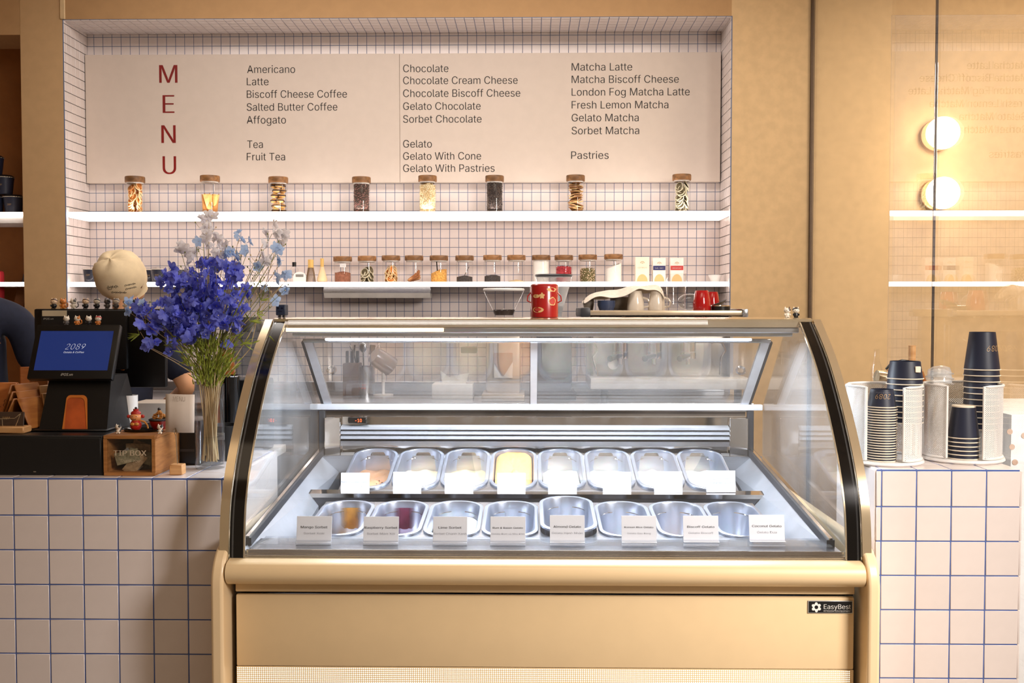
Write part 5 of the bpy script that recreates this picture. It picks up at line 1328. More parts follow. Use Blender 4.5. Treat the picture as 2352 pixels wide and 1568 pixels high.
o.modifiers.new('s', 'SOLIDIFY').thickness = .0006
lettering('MENU', mat('brown_ink', (90, 72, 60), .6), t, -cw * .42, cw * .40, (ca.z - cb.z) * .82, -.0048, cap=.014, thin=-.02, M=MC_)

# ------------------------------------------------------------------ wooden number stands and card stand (left edge)
def number_stand(px, pyt, pyb, Y, num, lb, m=None, w=.07, d=.03, rot=0.0, spread=.035, h=None):
    p = W(px, pyb, Y); q = W(px, pyt, Y); h = q.z - ZD
    t = thing('number_stand', (p.x, Y, ZD), lb, 'table number', 'wooden table number stands'); t.rotation_euler = (0, 0, rot)
    m = m or M_light_wood
    for s, nm in ((-1, 'front_board'), (1, 'back_board')):
        T_ = Matrix.Translation((0, s * spread * .12, h)) @ Matrix.Rotation(s * math.atan2(spread, h), 4, 'X')
        MB().box(-w / 2, w / 2, -.003, .003, -h * 1.02, 0, .0025, M=T_).build(nm, m, t)
        if s == -1 and num: lettering(num, mat('engraved', (110, 66, 34), .7), t, -w * .25, w * .25, -h * .55, -.0035, cap=.024, thin=-.01, M=T_)
    return t
M_or = mat('orange_beech', (206, 128, 66), .5, c2=(190, 110, 54), scale=14, stretch=(1, 1, 6)); M_dw = mat('golden_oak', (166, 104, 46), .5, c2=(146, 86, 36), scale=14, stretch=(1, 1, 6))
number_stand(16, 878, 978, 3.03, '18', 'orange wooden table stand numbered 18 at the left edge', M_or, w=.072)
number_stand(72, 842, 985, 3.16, '', 'tall wooden number stand behind the till screen', M_or, w=.06, rot=.5)
for i, (px, pyt) in enumerate(((58, 880), (58, 896), (58, 912))):
    number_stand(px + i * 3, pyt, 985, 3.02 - i * .018, '', ('rearmost', 'middle', 'front')[i] + ' golden wooden number stand of the three nested edge-on', M_dw, w=.10, rot=PI / 2 - .25, spread=.05)
number_stand(92, 870, 980, 3.10, '07', 'golden wooden table stand numbered 07 beside the till', M_dw, w=.055, rot=.35)
for i, px in enumerate((106, 112)):
    number_stand(px, 884 + i * 18, 975, 3.06 - .02 * i, '', ('upper', 'lower')[i] + ' pale wooden number stand squeezed against the till', M_light_wood, w=.05, rot=PI / 2 - .5, spread=.025)
p = W(25, 990, 2.90); t = thing('card_stand', (p.x, 2.90, ZD), 'wooden block with a gold wire holding dark name cards', 'card holder')
MB().box(-.055, .048, -.02, .03, 0, .020, .003).build('block', M_light_wood, t)
MB().box(-.055, .034, .004, .007, .021, .062, .001, M=Matrix.Rotation(-.15, 4, 'X')).box(-.053, .032, .009, .012, .021, .060, .001, M=Matrix.Rotation(-.15, 4, 'X')).build('name_card', mat('dark_card', (70, 52, 40), .5), t, smooth=False)
lettering('2089', M_gold, t, -.032, -.008, .040, .0032, cap=.007, shear=.3, M=Matrix.Rotation(-.15, 4, 'X'))
MB().tube([(-.02, -.008, .02), (-.02, -.010, .042)], .0009, 5).tube([(-.034, -.011, .042), (.018, -.011, .044), (.036, -.012, .058)], .0012, 5).tube([(.036, -.012, .058), (.018, -.008, .02)], .0009, 5).build('wire', M_goldst, t)

# ------------------------------------------------------------------ vase of delphiniums
YV = 2.985
p = W(483, 1081, YV); vx = p.x; vr = 33.5 * YV / F; vt = W(483, 881, YV).z; vh = vt - ZK
t = thing('glass_vase', (vx, YV, ZK + .0005), 'tall clear cylindrical glass vase with water on the left counter', 'vase')
MB().lathe([(.001, .001), (vr - .002, .001), (vr, .004), (vr, vh), (vr - .003, vh), (vr - .003, .012), (.001, .010)], n=48).build('glass', G_jar, t)
wz = W(483, 1003, YV).z - ZK
MB().lathe([(.001, .0125), (vr - .0045, .0125), (vr - .0045, wz), (vr - .0035, wz + .001), (.001, wz)], n=48).build('water', G_water, t)
bq = thing('flower_bouquet', (vx, YV, ZK + .018), 'bouquet of deep blue, pale blue and white delphiniums in the glass vase', 'flowers', world=True)
M_blue = petal('blue_petal', (108, 116, 224), (138, 148, 242), .3); M_pale = petal('pale_blue_petal', (176, 204, 240), (196, 216, 246), .06); M_wpet = petal('white_petal', (248, 244, 248), (252, 250, 252), .03)
M_stem = mat('green_stem', (124, 128, 62), .6, var=.15); M_dry = mat('straw_stem', (196, 170, 126), .6, var=.1); M_leaf = mat('green_leaf', (150, 164, 62), .6, var=.25, scale=30); M_eye = mat('flower_eye', (236, 220, 190), .6)
def blossom_mesh(name, m, seed, R_=.0215):
    r = random.Random(seed); mb = MB()
    for layer, (n, q, lift, off) in enumerate(((5, 1.0, .25, 0), (4, .62, .65, .4))):
        for k in range(n):
            a_ = 2 * PI * k / n + off + r.uniform(-.12, .12); L_ = R_ * q * r.uniform(.9, 1.15); w_ = L_ * .52
            M = Matrix.Rotation(a_, 4, 'Z') @ Matrix.Rotation(-lift + r.uniform(-.2, .2), 4, 'Y')
            pts = [(.001, 0, 0), (L_ * .45, -w_ * .8, .002), (L_ * .5, 0, -.001), (L_ * .45, w_ * .8, .002), (L_ * .85, -w_ * .6, .003), (L_ * .9, 0, .0), (L_ * .85, w_ * .6, .003), (L_ * 1.08, 0, .002)]
            mb.add([M @ Vector(q_) for q_ in pts], [(0, 1, 2), (0, 2, 3), (1, 4, 5, 2), (2, 5, 6, 3), (4, 7, 5), (5, 7, 6)], 0)
    mb.ball((0, 0, .003), .0022, .0022, .003, 5, 4, 1)
    mb.tube([(0, 0, 0), (-.004, 0, -.010)], [.0012, .0006], 4, 0)
    return mb.mesh(name, [m, M_eye], fix=False)
BM = {'b': [blossom_mesh('blossom', M_blue, s_) for s_ in (1, 2, 3)], 'p': [blossom_mesh('blossom', M_pale, s_, .0185) for s_ in (4, 5)], 'w': [blossom_mesh('blossom', M_wpet, s_, .0195) for s_ in (6, 7)]}
blobs = [('b', q) for q in ((480, 605, 17), (505, 598, 10), (530, 610, 20), (545, 640, 13), (395, 632, 20), (430, 640, 22), (470, 640, 22), (505, 655, 22), (455, 675, 28), (415, 690, 26), (495, 690, 26), (530, 685, 20), (558, 672, 16), (566, 668, 8), (545, 705, 16), (318, 700, 14), (335, 720, 20), (365, 735, 20), (400, 735, 28), (440, 715, 30), (480, 735, 24), (510, 725, 22), (538, 742, 18), (350, 790, 16), (400, 770, 22), (435, 758, 24), (385, 808, 9), (465, 765, 18), (322, 738, 12), (375, 700, 14), (525, 790, 6), (385, 655, 16), (350, 760, 10), (420, 740, 24), (450, 700, 24))] + \
    [('w', q) for q in ((465, 508, 10), (480, 505, 10), (478, 530, 14), (500, 545, 12), (475, 560, 13), (428, 578, 14), (445, 590, 14), (518, 560, 10), (625, 528, 14), (645, 545, 12), (605, 553, 9), (642, 562, 9), (607, 592, 12), (628, 600, 8), (472, 640, 8), (430, 620, 9), (500, 575, 10), (415, 570, 8))] + \
    [('p', q) for q in ((450, 558, 9), (548, 542, 11), (562, 556, 10), (525, 580, 12), (545, 592, 12), (568, 575, 7), (635, 578, 10), (646, 598, 8), (590, 617, 8), (630, 640, 10), (658, 637, 10), (612, 655, 7), (655, 660, 8), (302, 700, 10), (322, 690, 8), (635, 690, 5), (300, 715, 6), (502, 605, 7))]
r = random.Random(11)
base = Vector((vx, YV, vt + .01)); nb = 0
spr = MB(); tips = []
for kind, (px, py, rad) in blobs:
    n = max(1, int(rad * rad / (46 if kind == 'b' else 44)))
    dy = r.uniform(-.05, .05) if kind != 'b' else 0
    for _ in range(n):
        a_ = r.uniform(0, 6.28); d = rad * math.sqrt(r.random())
        Y = YV + dy + r.uniform(-.055, .055) * (1.2 if kind == 'b' else .7)
        q = W(px + d * math.cos(a_), py + d * math.sin(a_), Y)
        o = obj_from_mesh('blossom', r.choice(BM[kind]), bq, q - Vector(bq.location), (r.uniform(.6, 2.3), r.uniform(-.5, .5), r.uniform(-3.1, 3.1)))
        s_ = r.uniform(.75, 1.12); o.scale = (s_, s_, s_); nb += 1
    tips.append((kind, W(px, py + rad * .6, YV + dy)))
# stems: one per blob, thin side shoots with buds
for i, (kind, tp) in enumerate(tips):
    if i % 5 in (1, 3) and kind == 'b': continue
    foot = Vector((vx + r.uniform(-.7, .7) * vr * .8, YV + r.uniform(-.7, .7) * vr * .8, ZK + .02 + r.uniform(0, .02)))
    neck = Vector((vx + (tp.x - vx) * .10 + r.uniform(-.012, .012), YV + r.uniform(-.02, .02), vt + r.uniform(-.01, .02)))
    mid = neck.lerp(tp, .5) + Vector(((tp.x - vx) * -.12, 0, .01))
    lo = MB().tube([foot, foot.lerp(neck, .5) + Vector((0, 0, 0)), neck], [.0022, .0019, .0017], 6)
    lo.tube([neck, neck.lerp(mid, .5) + Vector((-(tp.x - vx) * .05, 0, 0)), mid, mid.lerp(tp, .55), tp], [.0016, .0014, .0012, .0010, .0007], 5, mi=1)
    for _ in range(3):
        u = r.uniform(.35, .95); c = mid.lerp(tp, u); e = c + Vector((r.uniform(-.03, .03), r.uniform(-.02, .02), r.uniform(.01, .035)))
        lo.tube([c, c.lerp(e, .5) + Vector((0, 0, -.003)), e], [.0007, .0006, .0005], 4, mi=1); lo.ball(e, .0022, .0018, .003, 5, 4, 1)
    lo.build('stem', [M_dry, M_stem if i % 3 else M_dry], bq, fix=False)
lf = MB()
for i in range(560):
    u = r.random(); px = 483 + r.gauss(0, 1) * (15 + 22 * u); py = 885 - 110 * u + r.uniform(-8, 8)
    Y = YV + r.uniform(-.03, .03); c = W(px, py, Y); ang = (px - 483) / 70 + r.uniform(-.5, .5); L_ = r.uniform(.015, .04)
    d = Vector((math.sin(ang), r.uniform(-.4, .4), math.cos(ang))).normalized(); w_ = Vector((.0024, 0, 0)) if abs(d.x) < .7 else Vector((0, 0, .0024))
    lf.add([c - w_, c + w_, c + d * L_ * .6 + w_ * .9 + Vector((0, -.003, 0)), c + d * L_ * .6 - w_ * .9, c + d * L_], [(0, 1, 2, 3), (3, 2, 4)])
for (px, py) in ((575, 738), (560, 790), (600, 690), (430, 830), (320, 768), (445, 800), (590, 720)):
    for k in range(7):
        Y = YV + r.uniform(-.01, .01); c = W(px, py, Y); ang = r.uniform(-1.6, 1.6) + (px - 483) / 120; L_ = r.uniform(.02, .045)
        d = Vector((math.sin(ang), 0, math.cos(ang))); w_ = Vector((d.z, 0, -d.x)) * .0018
        lf.add([c - w_ * .5, c + w_ * .5, c + d * L_ * .5 + w_ + Vector((0, -.003, 0)), c + d * L_ * .5 - w_, c + d * L_], [(0, 1, 2, 3), (3, 2, 4)])
tag(lf.build('foliage', M_leaf, bq, smooth=False, fix=False), kind='stuff')
st = MB()
for pts in (((560, 905), (575, 800), (600, 690), (625, 600), (640, 540)), ((500, 885), (560, 790), (610, 700), (660, 640)), ((490, 885), (470, 830), (430, 840), (350, 800)), ((478, 885), (400, 830), (345, 800), (322, 762))):
    q = [W(px if i else 495, py if i else 890, YV + .01 * i) for i, (px, py) in enumerate(pts)]
    MB().tube(q, [.0016, .0014, .0011, .0009, .0006][:len(q)], 5).build('stem', M_dry, bq, fix=False)

# ------------------------------------------------------------------ behind the vase: blender, bin, bottle, cups
yb_ = 3.9
def onwork(px, py, Y): return W(px, py, Y)
zs = .98     # side work top left of the case
sd = thing('side_table', (-1.35, 3.67, 0), 'low steel side table behind the left counter', 'table', world=True)
MB().box(-2.2, -.95, 3.48, 3.86, zs - .13 - .03, zs - .13, .004).build('top', M_white, sd)
MB().box(-2.18, -2.14, 3.50, 3.54, 0, zs - .16).build('leg', M_steel, sd, smooth=False); MB().box(-1.01, -.97, 3.50, 3.54, 0, zs - .16).build('leg', M_steel, sd, smooth=False)
MB().box(-2.18, -2.14, 3.80, 3.84, 0, zs - .16).build('leg', M_steel, sd, smooth=False); MB().box(-1.01, -.97, 3.80, 3.84, 0, zs - .16).build('leg', M_steel, sd, smooth=False)
zt_ = zs - .13 + .0005
def at_(px, Y): return W(px, 900, Y).x
t = thing('blender', (at_(572, 3.68), 3.68, zt_), 'black blender with a clear jug beside the case', 'blender')
zz = W(572, 868, 3.68).z - zt_
MB().box(-.075, .075, -.08, .08, .0, zz, .015).build('base', M_black, t)
zj = W(572, 760, 3.68).z - zt_; zl_ = W(572, 728, 3.68).z - zt_
MB().lathe([(.045, zz), (.048, zz + .01), (.060, zj), (.057, zj), (.045, zz + .012)], n=24).build('jug', glass('hazy_plastic', (.72, .74, .76), 1.5), t)
MB().lathe([(.001, zl_ + .006), (.045, zl_), (.062, zj + .01), (.063, zj - .002), (.001, zj - .002)], n=24).build('lid', M_dark, t)
MB().cyl(.012, 0, .012, (0, -.081, zz * .6), 14, M=Matrix.Rotation(PI / 2, 4, 'X')).build('knob', M_dark, t)
t = thing('black_canister', (at_(528, 3.56), 3.56, zt_), 'tall black canister between the vase and the case', 'canister'); hh = W(528, 862, 3.56).z - zt_
MB().lathe([(.001, 0), (.034, 0), (.036, hh), (.034, hh), (.033, .01), (.001, .01)], n=24).build('body', M_blackg, t); MB().lathe([(.0365, hh - .004), (.0372, hh), (.034, hh + .001)], n=24).build('rim', M_chrome, t)
t = thing('syrup_bottle', (at_(519, 3.80), 3.80, zt_), 'amber syrup bottle with a white pump behind the flowers', 'bottle'); hh = W(519, 790, 3.80).z - zt_
MB().lathe([(.001, 0), (.032, 0), (.034, .01), (.034, hh * .8), (.014, hh)], n=20).build('bottle', mat('amber_syrup', (190, 104, 30), .2, coat=.5), t); MB().cyl(.004, hh, hh + .04, n=8).box(-.03, .008, -.006, .006, hh + .035, hh + .045, .003).build('pump', M_white, t)
p = W(523, 1010, 3.18); t = thing('black_bin', (p.x, 3.16, ZK + .0005), 'small black bin on the counter behind the vase', 'bin'); hh = W(523, 975, 3.16).z - ZK
MB().lathe([(.001, 0), (.045, 0), (.054, hh), (.051, hh), (.043, .006), (.001, .006)], n=28).build('bin', M_black, t)
MB().box(-.016, .012, -.0575, -.050, hh * .62, hh * .82, .001).build('label', mat('grey_label', (110, 106, 100), .6), t)
p = W(441, 1000, 3.12); t = thing('receipt_printer', (p.x, 3.10, ZK + .0005), 'black receipt printer behind the tip box and sign', 'printer'); hh = W(441, 960, 3.1).z - ZK
MB().box(-.065, .055, -.06, .07, 0, hh, .010).build('body', M_black, t); MB().box(-.045, .035, -.0615, -.058, hh * .3, hh * .36).build('slot', M_dark, t, smooth=False); MB().box(-.04, .03, -.068, -.058, hh * .95, hh + .006, .001).build('paper', M_white, t)
p = W(303, 905, 3.14); t = thing('pen_cup', (p.x, 3.12, ZD - .11), 'white cylinder cup behind the lucky figurine', 'cup'); hh = W(303, 907, 3.12).z - (ZD - .11)
MB().lathe([(.001, 0), (.024, 0), (.0255, hh), (.0235, hh), (.0225, .005), (.001, .005)], n=24).build('cup', M_white, t)
# white wrapped package and steel trays right of the monitor
p = W(345, 905, 3.5); t = thing('paper_package', (p.x, 3.62, zt_), 'white paper package on the side table behind the tip box', 'package')
MB().box(-.10, .09, -.06, .08, 0, W(345, 922, 3.60).z - zt_, .012).build('package', mat('white_paper', (206, 194, 180), .7, bump=.4, scale=12), t)

# ------------------------------------------------------------------ cup dispensers on the right counter
PERF = perforated('perforated_white', (238, 234, 230), 1.0, 1.0, .27)
def arc_panel(mb, uv, R_, a0, a1, z0, z1, n=14, pitch=.0062):
    base_ = len(mb.v); 
    for i in range(n + 1):
        a_ = a0 + (a1 - a0) * i / n
        for z in (z0, z1):
            mb.v.append((R_ * math.sin(a_), -R_ * math.cos(a_), z)); uv.append((R_ * a_ / pitch, z / pitch))
    for i in range(n):
        mb.f.append((base_ + 2 * i, base_ + 2 * i + 2, base_ + 2 * i + 3, base_ + 2 * i + 1)); mb.mi.append(0)
def perf_panel(parent, R_, a0, a1, z0, z1):
    mb = MB(); uv = []; arc_panel(mb, uv, R_, a0, a1, z0 + .006, z1 - .006)
    me = mb.mesh('panel', PERF, fix=False); ul = me.uv_layers.new(name='UVMap')
    for lp in me.loops: ul.data[lp.index].uv = uv[lp.vertex_index]
    o = obj_from_mesh('perforated_panel', me, parent)
    fr = MB(); 
    path = [(R_ * math.sin(a0 + (a1 - a0) * i / 10), -R_ * math.cos(a0 + (a1 - a0) * i / 10), z1 - .004) for i in range(11)]
    pb = [(R_ * math.sin(a0 + (a1 - a0) * i / 10), -R_ * math.cos(a0 + (a1 - a0) * i / 10), z0 + .004) for i in range(10, -1, -1)]
    fr.tube(path + pb, .0042, 6, closed=True); fr.build('frame', M_white, parent)
def dispenser(px, pyb, Y, R_, lb, rot):
    p = W(px, pyb, Y); h = .235
    t = thing('cup_dispenser', (p.x, Y, ZC2 + .0005), lb, 'cup holder', 'perforated white cup dispensers', rot=0)
    MB().lathe([(.001, 0), (R_ - .002, 0), (R_ + .004, .005), (R_ + .002, .012), (.001, .012)], n=48).build('turntable', M_white, t)
    for a0, a1 in rot: perf_panel(t, R_ * .96, a0, a1, .012, h)
    # inner pocket walls
    for a_ in [x for ab in rot for x in ab]:
        pass
    perf_back = MB(); return t
Y1 = 3.02
R1 = 84 * Y1 / F
d1 = dispenser(2028, 1060, Y1, R1 + .002, 'round white perforated cup dispenser nearest the gelato case', [(-1.75, -.80), (.20, 1.75), (2.0, 4.2)])
p1 = Vector(d1.location)
ORD = ['first', 'second', 'third', 'fourth', 'fifth', 'sixth', 'seventh', 'eighth', 'ninth', 'tenth', 'eleventh', 'twelfth', 'thirteenth', 'fourteenth', 'fifteenth', 'sixteenth', 'seventeenth', 'eighteenth', 'nineteenth', 'twentieth', 'twenty-first', 'twenty-second']
def cup_stack(px, Y, ptop, pbot, n, r0, r1, ch, pitch, lb1, lbn, group, big_mark=True, zbase=None, taper=True, firsth=None):
    """inverted nested paper cups; the top one shows its whole side"""
    x = W(px, 900, Y).x; z = zbase
    for k in range(n):
        last = k == n - 1
        t = paper_cup((x + random.uniform(-.0006, .0006), Y, z + k * pitch), (lb1 if last else lbn + ', %s below the top cup' % ORD[n - 2 - k]), group, r0, r1, ch, inv=True, mark=False)
        if last and big_mark:
            wf = cone_r(r1, r0, ch); kx = -.2 * r1 if big_mark == 'l' else (.45 * r1 if big_mark == 'r' else 0)
            lettering('2089', M_gold, t, kx - r1 * .55, kx + r1 * .55, ch * .50, 0, cap=r1 * .34, shear=.25, thin=-.015, wrap=wf, flip=True)
            if big_mark == 'l': lettering('Gelato & Coffee', mat('faint_print', (120, 120, 130), .5), t, kx - r1 * .5, kx + r1 * .5, ch * .80, 0, cap=r1 * .10, thin=-.01, wrap=wf, flip=True)
zb2 = ZC2 + .013
Yc = 2.965
sc1 = Yc / F
# small stack in the front pocket: 24 cups
z_top = W(2025, 893, Yc).z; ch = 41 * sc1; n1 = 22; pt1 = (z_top - zb2 - ch) / (n1 - 1)
cup_stack(2026, Yc, 893, 1065, n1, 25 * sc1, 32 * sc1, ch, pt1, 'top navy cup printed 2089 of the tall front stack', 'navy cup in the tall front stack', 'navy cups in the tall front stack', 'l', zb2)
Yc2 = 3.05; s2_ = Yc2 / F; ch = 40 * s2_; zt2 = W(2078, 829, Yc2).z; n2 = 9; pt2 = 12.5 * s2_
cup_stack(2078, Yc2, 829, 893, n2, 33 * s2_, 39 * s2_, ch, pt2, 'top navy cup with a cream tab of the rear left stack', 'navy cup in the rear stack of the left dispenser', 'navy cups in the rear left stack', False, zt2 - ch - (n2 - 1) * pt2)
_x = W(2105, 850, Yc2 - .035); MB().box(_x.x - .009, _x.x + .007, Yc2 - .0515, Yc2 - .040, _x.z - .006, _x.z + .012, .001).build('cup_tab', M_rim, None)
_tab = [o for o in bpy.data.objects if o.name.startswith('cup_tab')][0]; _par = [o for o in bpy.data.objects if o.get('label', '').startswith('top navy cup with a cream tab')][0]
_tab.parent = _par; _tab.location = -Vector(_par.location)
Y2 = 3.07; R2 = 88 * Y2 / F
d2 = dispenser(2208, 1055, Y2, R2, 'round white perforated cup dispenser at the right end of the counter', [(-1.75, -.78), (.14, 1.75), (2.0, 4.2)])
Yc = 2.99 + .02; s3 = Yc / F
ch = 73 * s3; pt3 = 11 * s3; n3 = 6; zt3 = W(2215, 931, Yc).z
z0_ = zt3 - ch - (n3 - 1) * pt3
if z0_ < zb2: pt3 = (zt3 - ch - zb2) / (n3 - 1); z0_ = zb2
cup_stack(2214, Yc, 931, 1058, n3, 25 * s3, 34 * s3, ch, pt3, 'tall navy cup with a cream base topping the right front stack', 'navy cup in the right front stack', 'navy cups in the right front stack', False, z0_)
_top = [o for o in bpy.data.objects if o.get('label', '').startswith('tall navy cup with a cream base')][0]
MB().lathe([(.0253 * 25 * s3 / .0253 + .0006, ch - .014), (25 * s3 + .0004, ch + .0008), (.001, ch + .0008)], n=28).build('base_band', M_rim, _top)
Yc4 = 3.12; s4 = Yc4 / F; ch = 86 * s4; n4 = 11; pt4 = 13.5 * s4; zt4 = W(2255, 762, Yc4).z
cup_stack(2254, Yc4, 762, 893, n4, 27.5 * s4, 38 * s4, ch, pt4, 'tall navy cup printed 2089 topping the highest stack', 'navy cup in the highest stack of the right dispenser', 'navy cups in the highest stack', 'r', max(zb2, zt4 - ch - (n4 - 1) * pt4))
# kettle, bottle, clear lids, jug behind the dispensers
zt5 = ZC2 + .0005
p = W(2020, 868, 3.35); zc_ = W(2020, 868, 3.35).z
t = thing('copper_kettle', (W(2052, 868, 3.30).x, 3.20, zt5), 'copper and gold kettle with black handle behind the left cup dispenser', 'kettle')
zk = W(2052, 862, 3.2).z - zt5
M_cop = mat('copper', (206, 142, 84), .2, metal=.9)
MB().lathe([(.001, 0), (.06, 0), (.072, .04), (.070, zk - .03), (.055, zk + .015), (.03, zk + .03), (.001, zk + .032)], n=28).build('body', M_cop, t)
MB().tube([(-.05, 0, zk - .01), (-.092, -.005, zk - .004)], .022, 14).build('spout', M_goldst, t)
MB().tube([(-.06, 0, zk + .02), (-.045, 0, zk + .038), (-.01, 0, zk + .048), (.05, 0, zk + .04)], .004, 8).build('handle', M_black, t)
MB().cyl(.011, zk + .048, zk + .096, (.022, 0, 0), 14).build('wooden_knob', M_light_wood, t)
p = W(2012, 850, 3.22); t = thing('clear_bottle', (p.x, 3.215, zt5), 'slim clear glass bottle behind the left cup dispenser', 'bottle'); hh = W(2012, 802, 3.2).z - zt5
MB().lathe([(.001, 0), (.016, 0), (.017, .004), (.017, hh * .82), (.008, hh * .90), (.008, hh)], n=20).build('body', G_jar, t)
for k in range(3):
    p = W(2146, 868 + k * 0, 3.14); t = thing('dome_lid', (p.x, 3.10, ZC2 + .235 + k * .010), ('lowest', 'middle', 'topmost')[k] + ' clear dome lid in the pile behind the dispensers', 'lid', 'clear plastic dome lids', rot=k)
    MB().lathe([(.040, 0), (.042, .003), (.036, .005), (.032, .022), (.016, .030), (.001, .031)], n=28, M=Matrix.Rotation(.18, 4, 'Y')).build('dome', glass('cloudy_plastic', (.93, .93, .92), 1.5, smear=.25), t)
for k in range(9):
    p = W(2325 + k * 3, 1000, 2.98); t = thing('drinking_straw', (p.x - .05, 3.1 - .004 * k, zt5), 'clear straw beside the right dispenser, %s from the left' % ORD[k], 'straw', 'clear wrapped straws'); t.rotation_euler = (-.05 + .02 * (k % 3), -.10 + .022 * k, 0)
    MB().tube([(0, 0, 0), (0, 0, .19)], .0028, 6).build('straw', glass('cloudy_plastic', (.93, .93, .92), 1.5, smear=.25), t)

# ------------------------------------------------------------------ people
def skin_mesh(name, joints, edges, m, parent, sub=2):
    me = bpy.data.meshes.new(name); me.from_pydata([j[0] for j in joints], edges, [])
    o = bpy.data.objects.new(name, me); COL.objects.link(o)
    sk = o.modifiers.new('skin', 'SKIN'); sk.use_smooth_shade = True
    for i, j in enumerate(joints):
        d = me.skin_vertices[0].data[i]; rr_ = j[1]; d.radius = rr_ if isinstance(rr_, tuple) else (rr_, rr_); d.use_root = (i == 0)
    ss = o.modifiers.new('sub', 'SUBSURF'); ss.levels = sub; ss.render_levels = sub
    bpy.context.view_layer.update(); dg = bpy.context.evaluated_depsgraph_get()
    nm = bpy.data.meshes.new_from_object(o.evaluated_get(dg)); bpy.data.objects.remove(o)
    nm.materials.clear(); nm.materials.append(m)
    nm.polygons.foreach_set('use_smooth', [True] * len(nm.polygons)); nm.name = name
    o = bpy.data.objects.new(name, nm); COL.objects.link(o); o.parent = parent; return o
M_skin = mat('light_skin', (226, 170, 128), .55, var=.06, scale=20, sss=.1); M_skin2 = mat('brown_skin', (150, 104, 74), .6, var=.3, scale=24)
M_shirt = mat('navy_tshirt', (24, 30, 52), .85, var=.1, bump=.2, scale=40); M_trs = mat('black_trousers', (26, 26, 30), .85)
def person(loc, rot, label, skin, H=1.0, lean=.0, head=True, arms=None, tee_arm=True):
    t = thing('person', loc, label, 'person', rot=rot); t.scale = (H, H, H)
    # facing -Y locally (towards the counter); joints
    px_, ch_, nk, hd_ = Vector((0, 0, .93)), Vector((0, -lean * .5, 1.24)), Vector((0, -lean, 1.44)), Vector((0, -lean * 1.25, 1.56))
    J = [(px_, (.15, .11)), (Vector((0, -lean * .3, 1.10)), (.135, .10)), (ch_, (.155, .105)), (Vector((0, -lean * .85, 1.38)), (.10, .08)), (nk, .055), (hd_, .062), (Vector((0, -lean * 1.3, 1.62)), .075)]
    E = [(0, 1), (1, 2), (2, 3), (3, 4), (4, 5), (5, 6)]
    def chain(start, pts):
        k = start
        for p_, r_ in pts: J.append((Vector(p_), r_)); E.append((k, len(J) - 1)); k = len(J) - 1
        return k
    for s in (-1, 1):
        chain(0, [((s * .09, 0, .86), .09), ((s * .10, -.01, .48), .060), ((s * .10, .01, .10), .042), ((s * .10, -.02, .05), .040), ((s * .11, -.13, .035), .035)])
    A = arms or [((.19, -.02, 1.36), (.26, .02, 1.10), (.22, -.20, .98)), ((-.19, -.02, 1.36), (-.26, .02, 1.10), (-.22, -.20, .98))]
    hands = []
    for (sh, el, wr) in A:
        sh, el, wr = Vector(sh), Vector(el), Vector(wr)
        k = chain(3, [(sh, .062), (sh.lerp(el, .5), .050), (el, .042), (el.lerp(wr, .4), .040), (wr, .028)])
        d = (wr - el).normalized(); sd_ = d.cross(Vector((0, 0, 1))).normalized()
        pk = chain(k, [(wr + d * .045, (.038, .020)), (wr + d * .085, (.036, .014))])
        for q, L_ in ((-.028, .055), (-.009, .070), (.010, .066), (.028, .050)):
            b_ = wr + d * .085 + sd_ * q; chain(pk, [(b_ + d * .012, .0085), (b_ + d * L_ * .6 + Vector((0, 0, -.008)), .008), (b_ + d * L_ + Vector((0, 0, -.022)), .0065)])
        chain(k, [(wr + d * .035 + sd_ * .030, .011), (wr + d * .065 + sd_ * .048 + Vector((0, 0, -.012)), .009)])
    bd_ = skin_mesh('body', J, E, skin, t)
    # shirt and trousers: the same skeleton, a little fuller, ending at sleeves, waist and hems
    J2 = [(px_ + Vector((0, 0, .0)), (.17, .125)), (Vector((0, -lean * .3, 1.10)), (.155, .118)), (ch_, (.175, .122)), (Vector((0, -lean * .80, 1.375)), (.12, .092)), (Vector((0, -lean * .9, 1.43)), .062)]
    E2 = [(0, 1), (1, 2), (2, 3), (3, 4)]
    for (sh, el, wr) in A:
        sh, el = Vector(sh), Vector(el); k = 3
        for p_, r_ in ((sh, .078), (sh.lerp(el, .45), .070), (sh.lerp(el, .82), .068)): J2.append((p_, r_)); E2.append((k, len(J2) - 1)); k = len(J2) - 1
    skin_mesh('t_shirt', J2, E2, M_shirt, t)
    J3 = [(px_, (.165, .125))]; E3 = []
    for s in (-1, 1):
        k = 0
        for p_, r_ in (((s * .09, 0, .86), .105), ((s * .10, -.01, .48), .078), ((s * .10, .01, .11), .062)): J3.append((Vector(p_), r_)); E3.append((k, len(J3) - 1)); k = len(J3) - 1
    skin_mesh('trousers', J3, E3, M_trs, t)
    for s in (-1, 1): MB().ball((s * .105, -.06, .045), .045, .13, .045, 14, 10).build('shoe', M_black, t)
    return t, Vector((0, -lean * 1.3, 1.63))
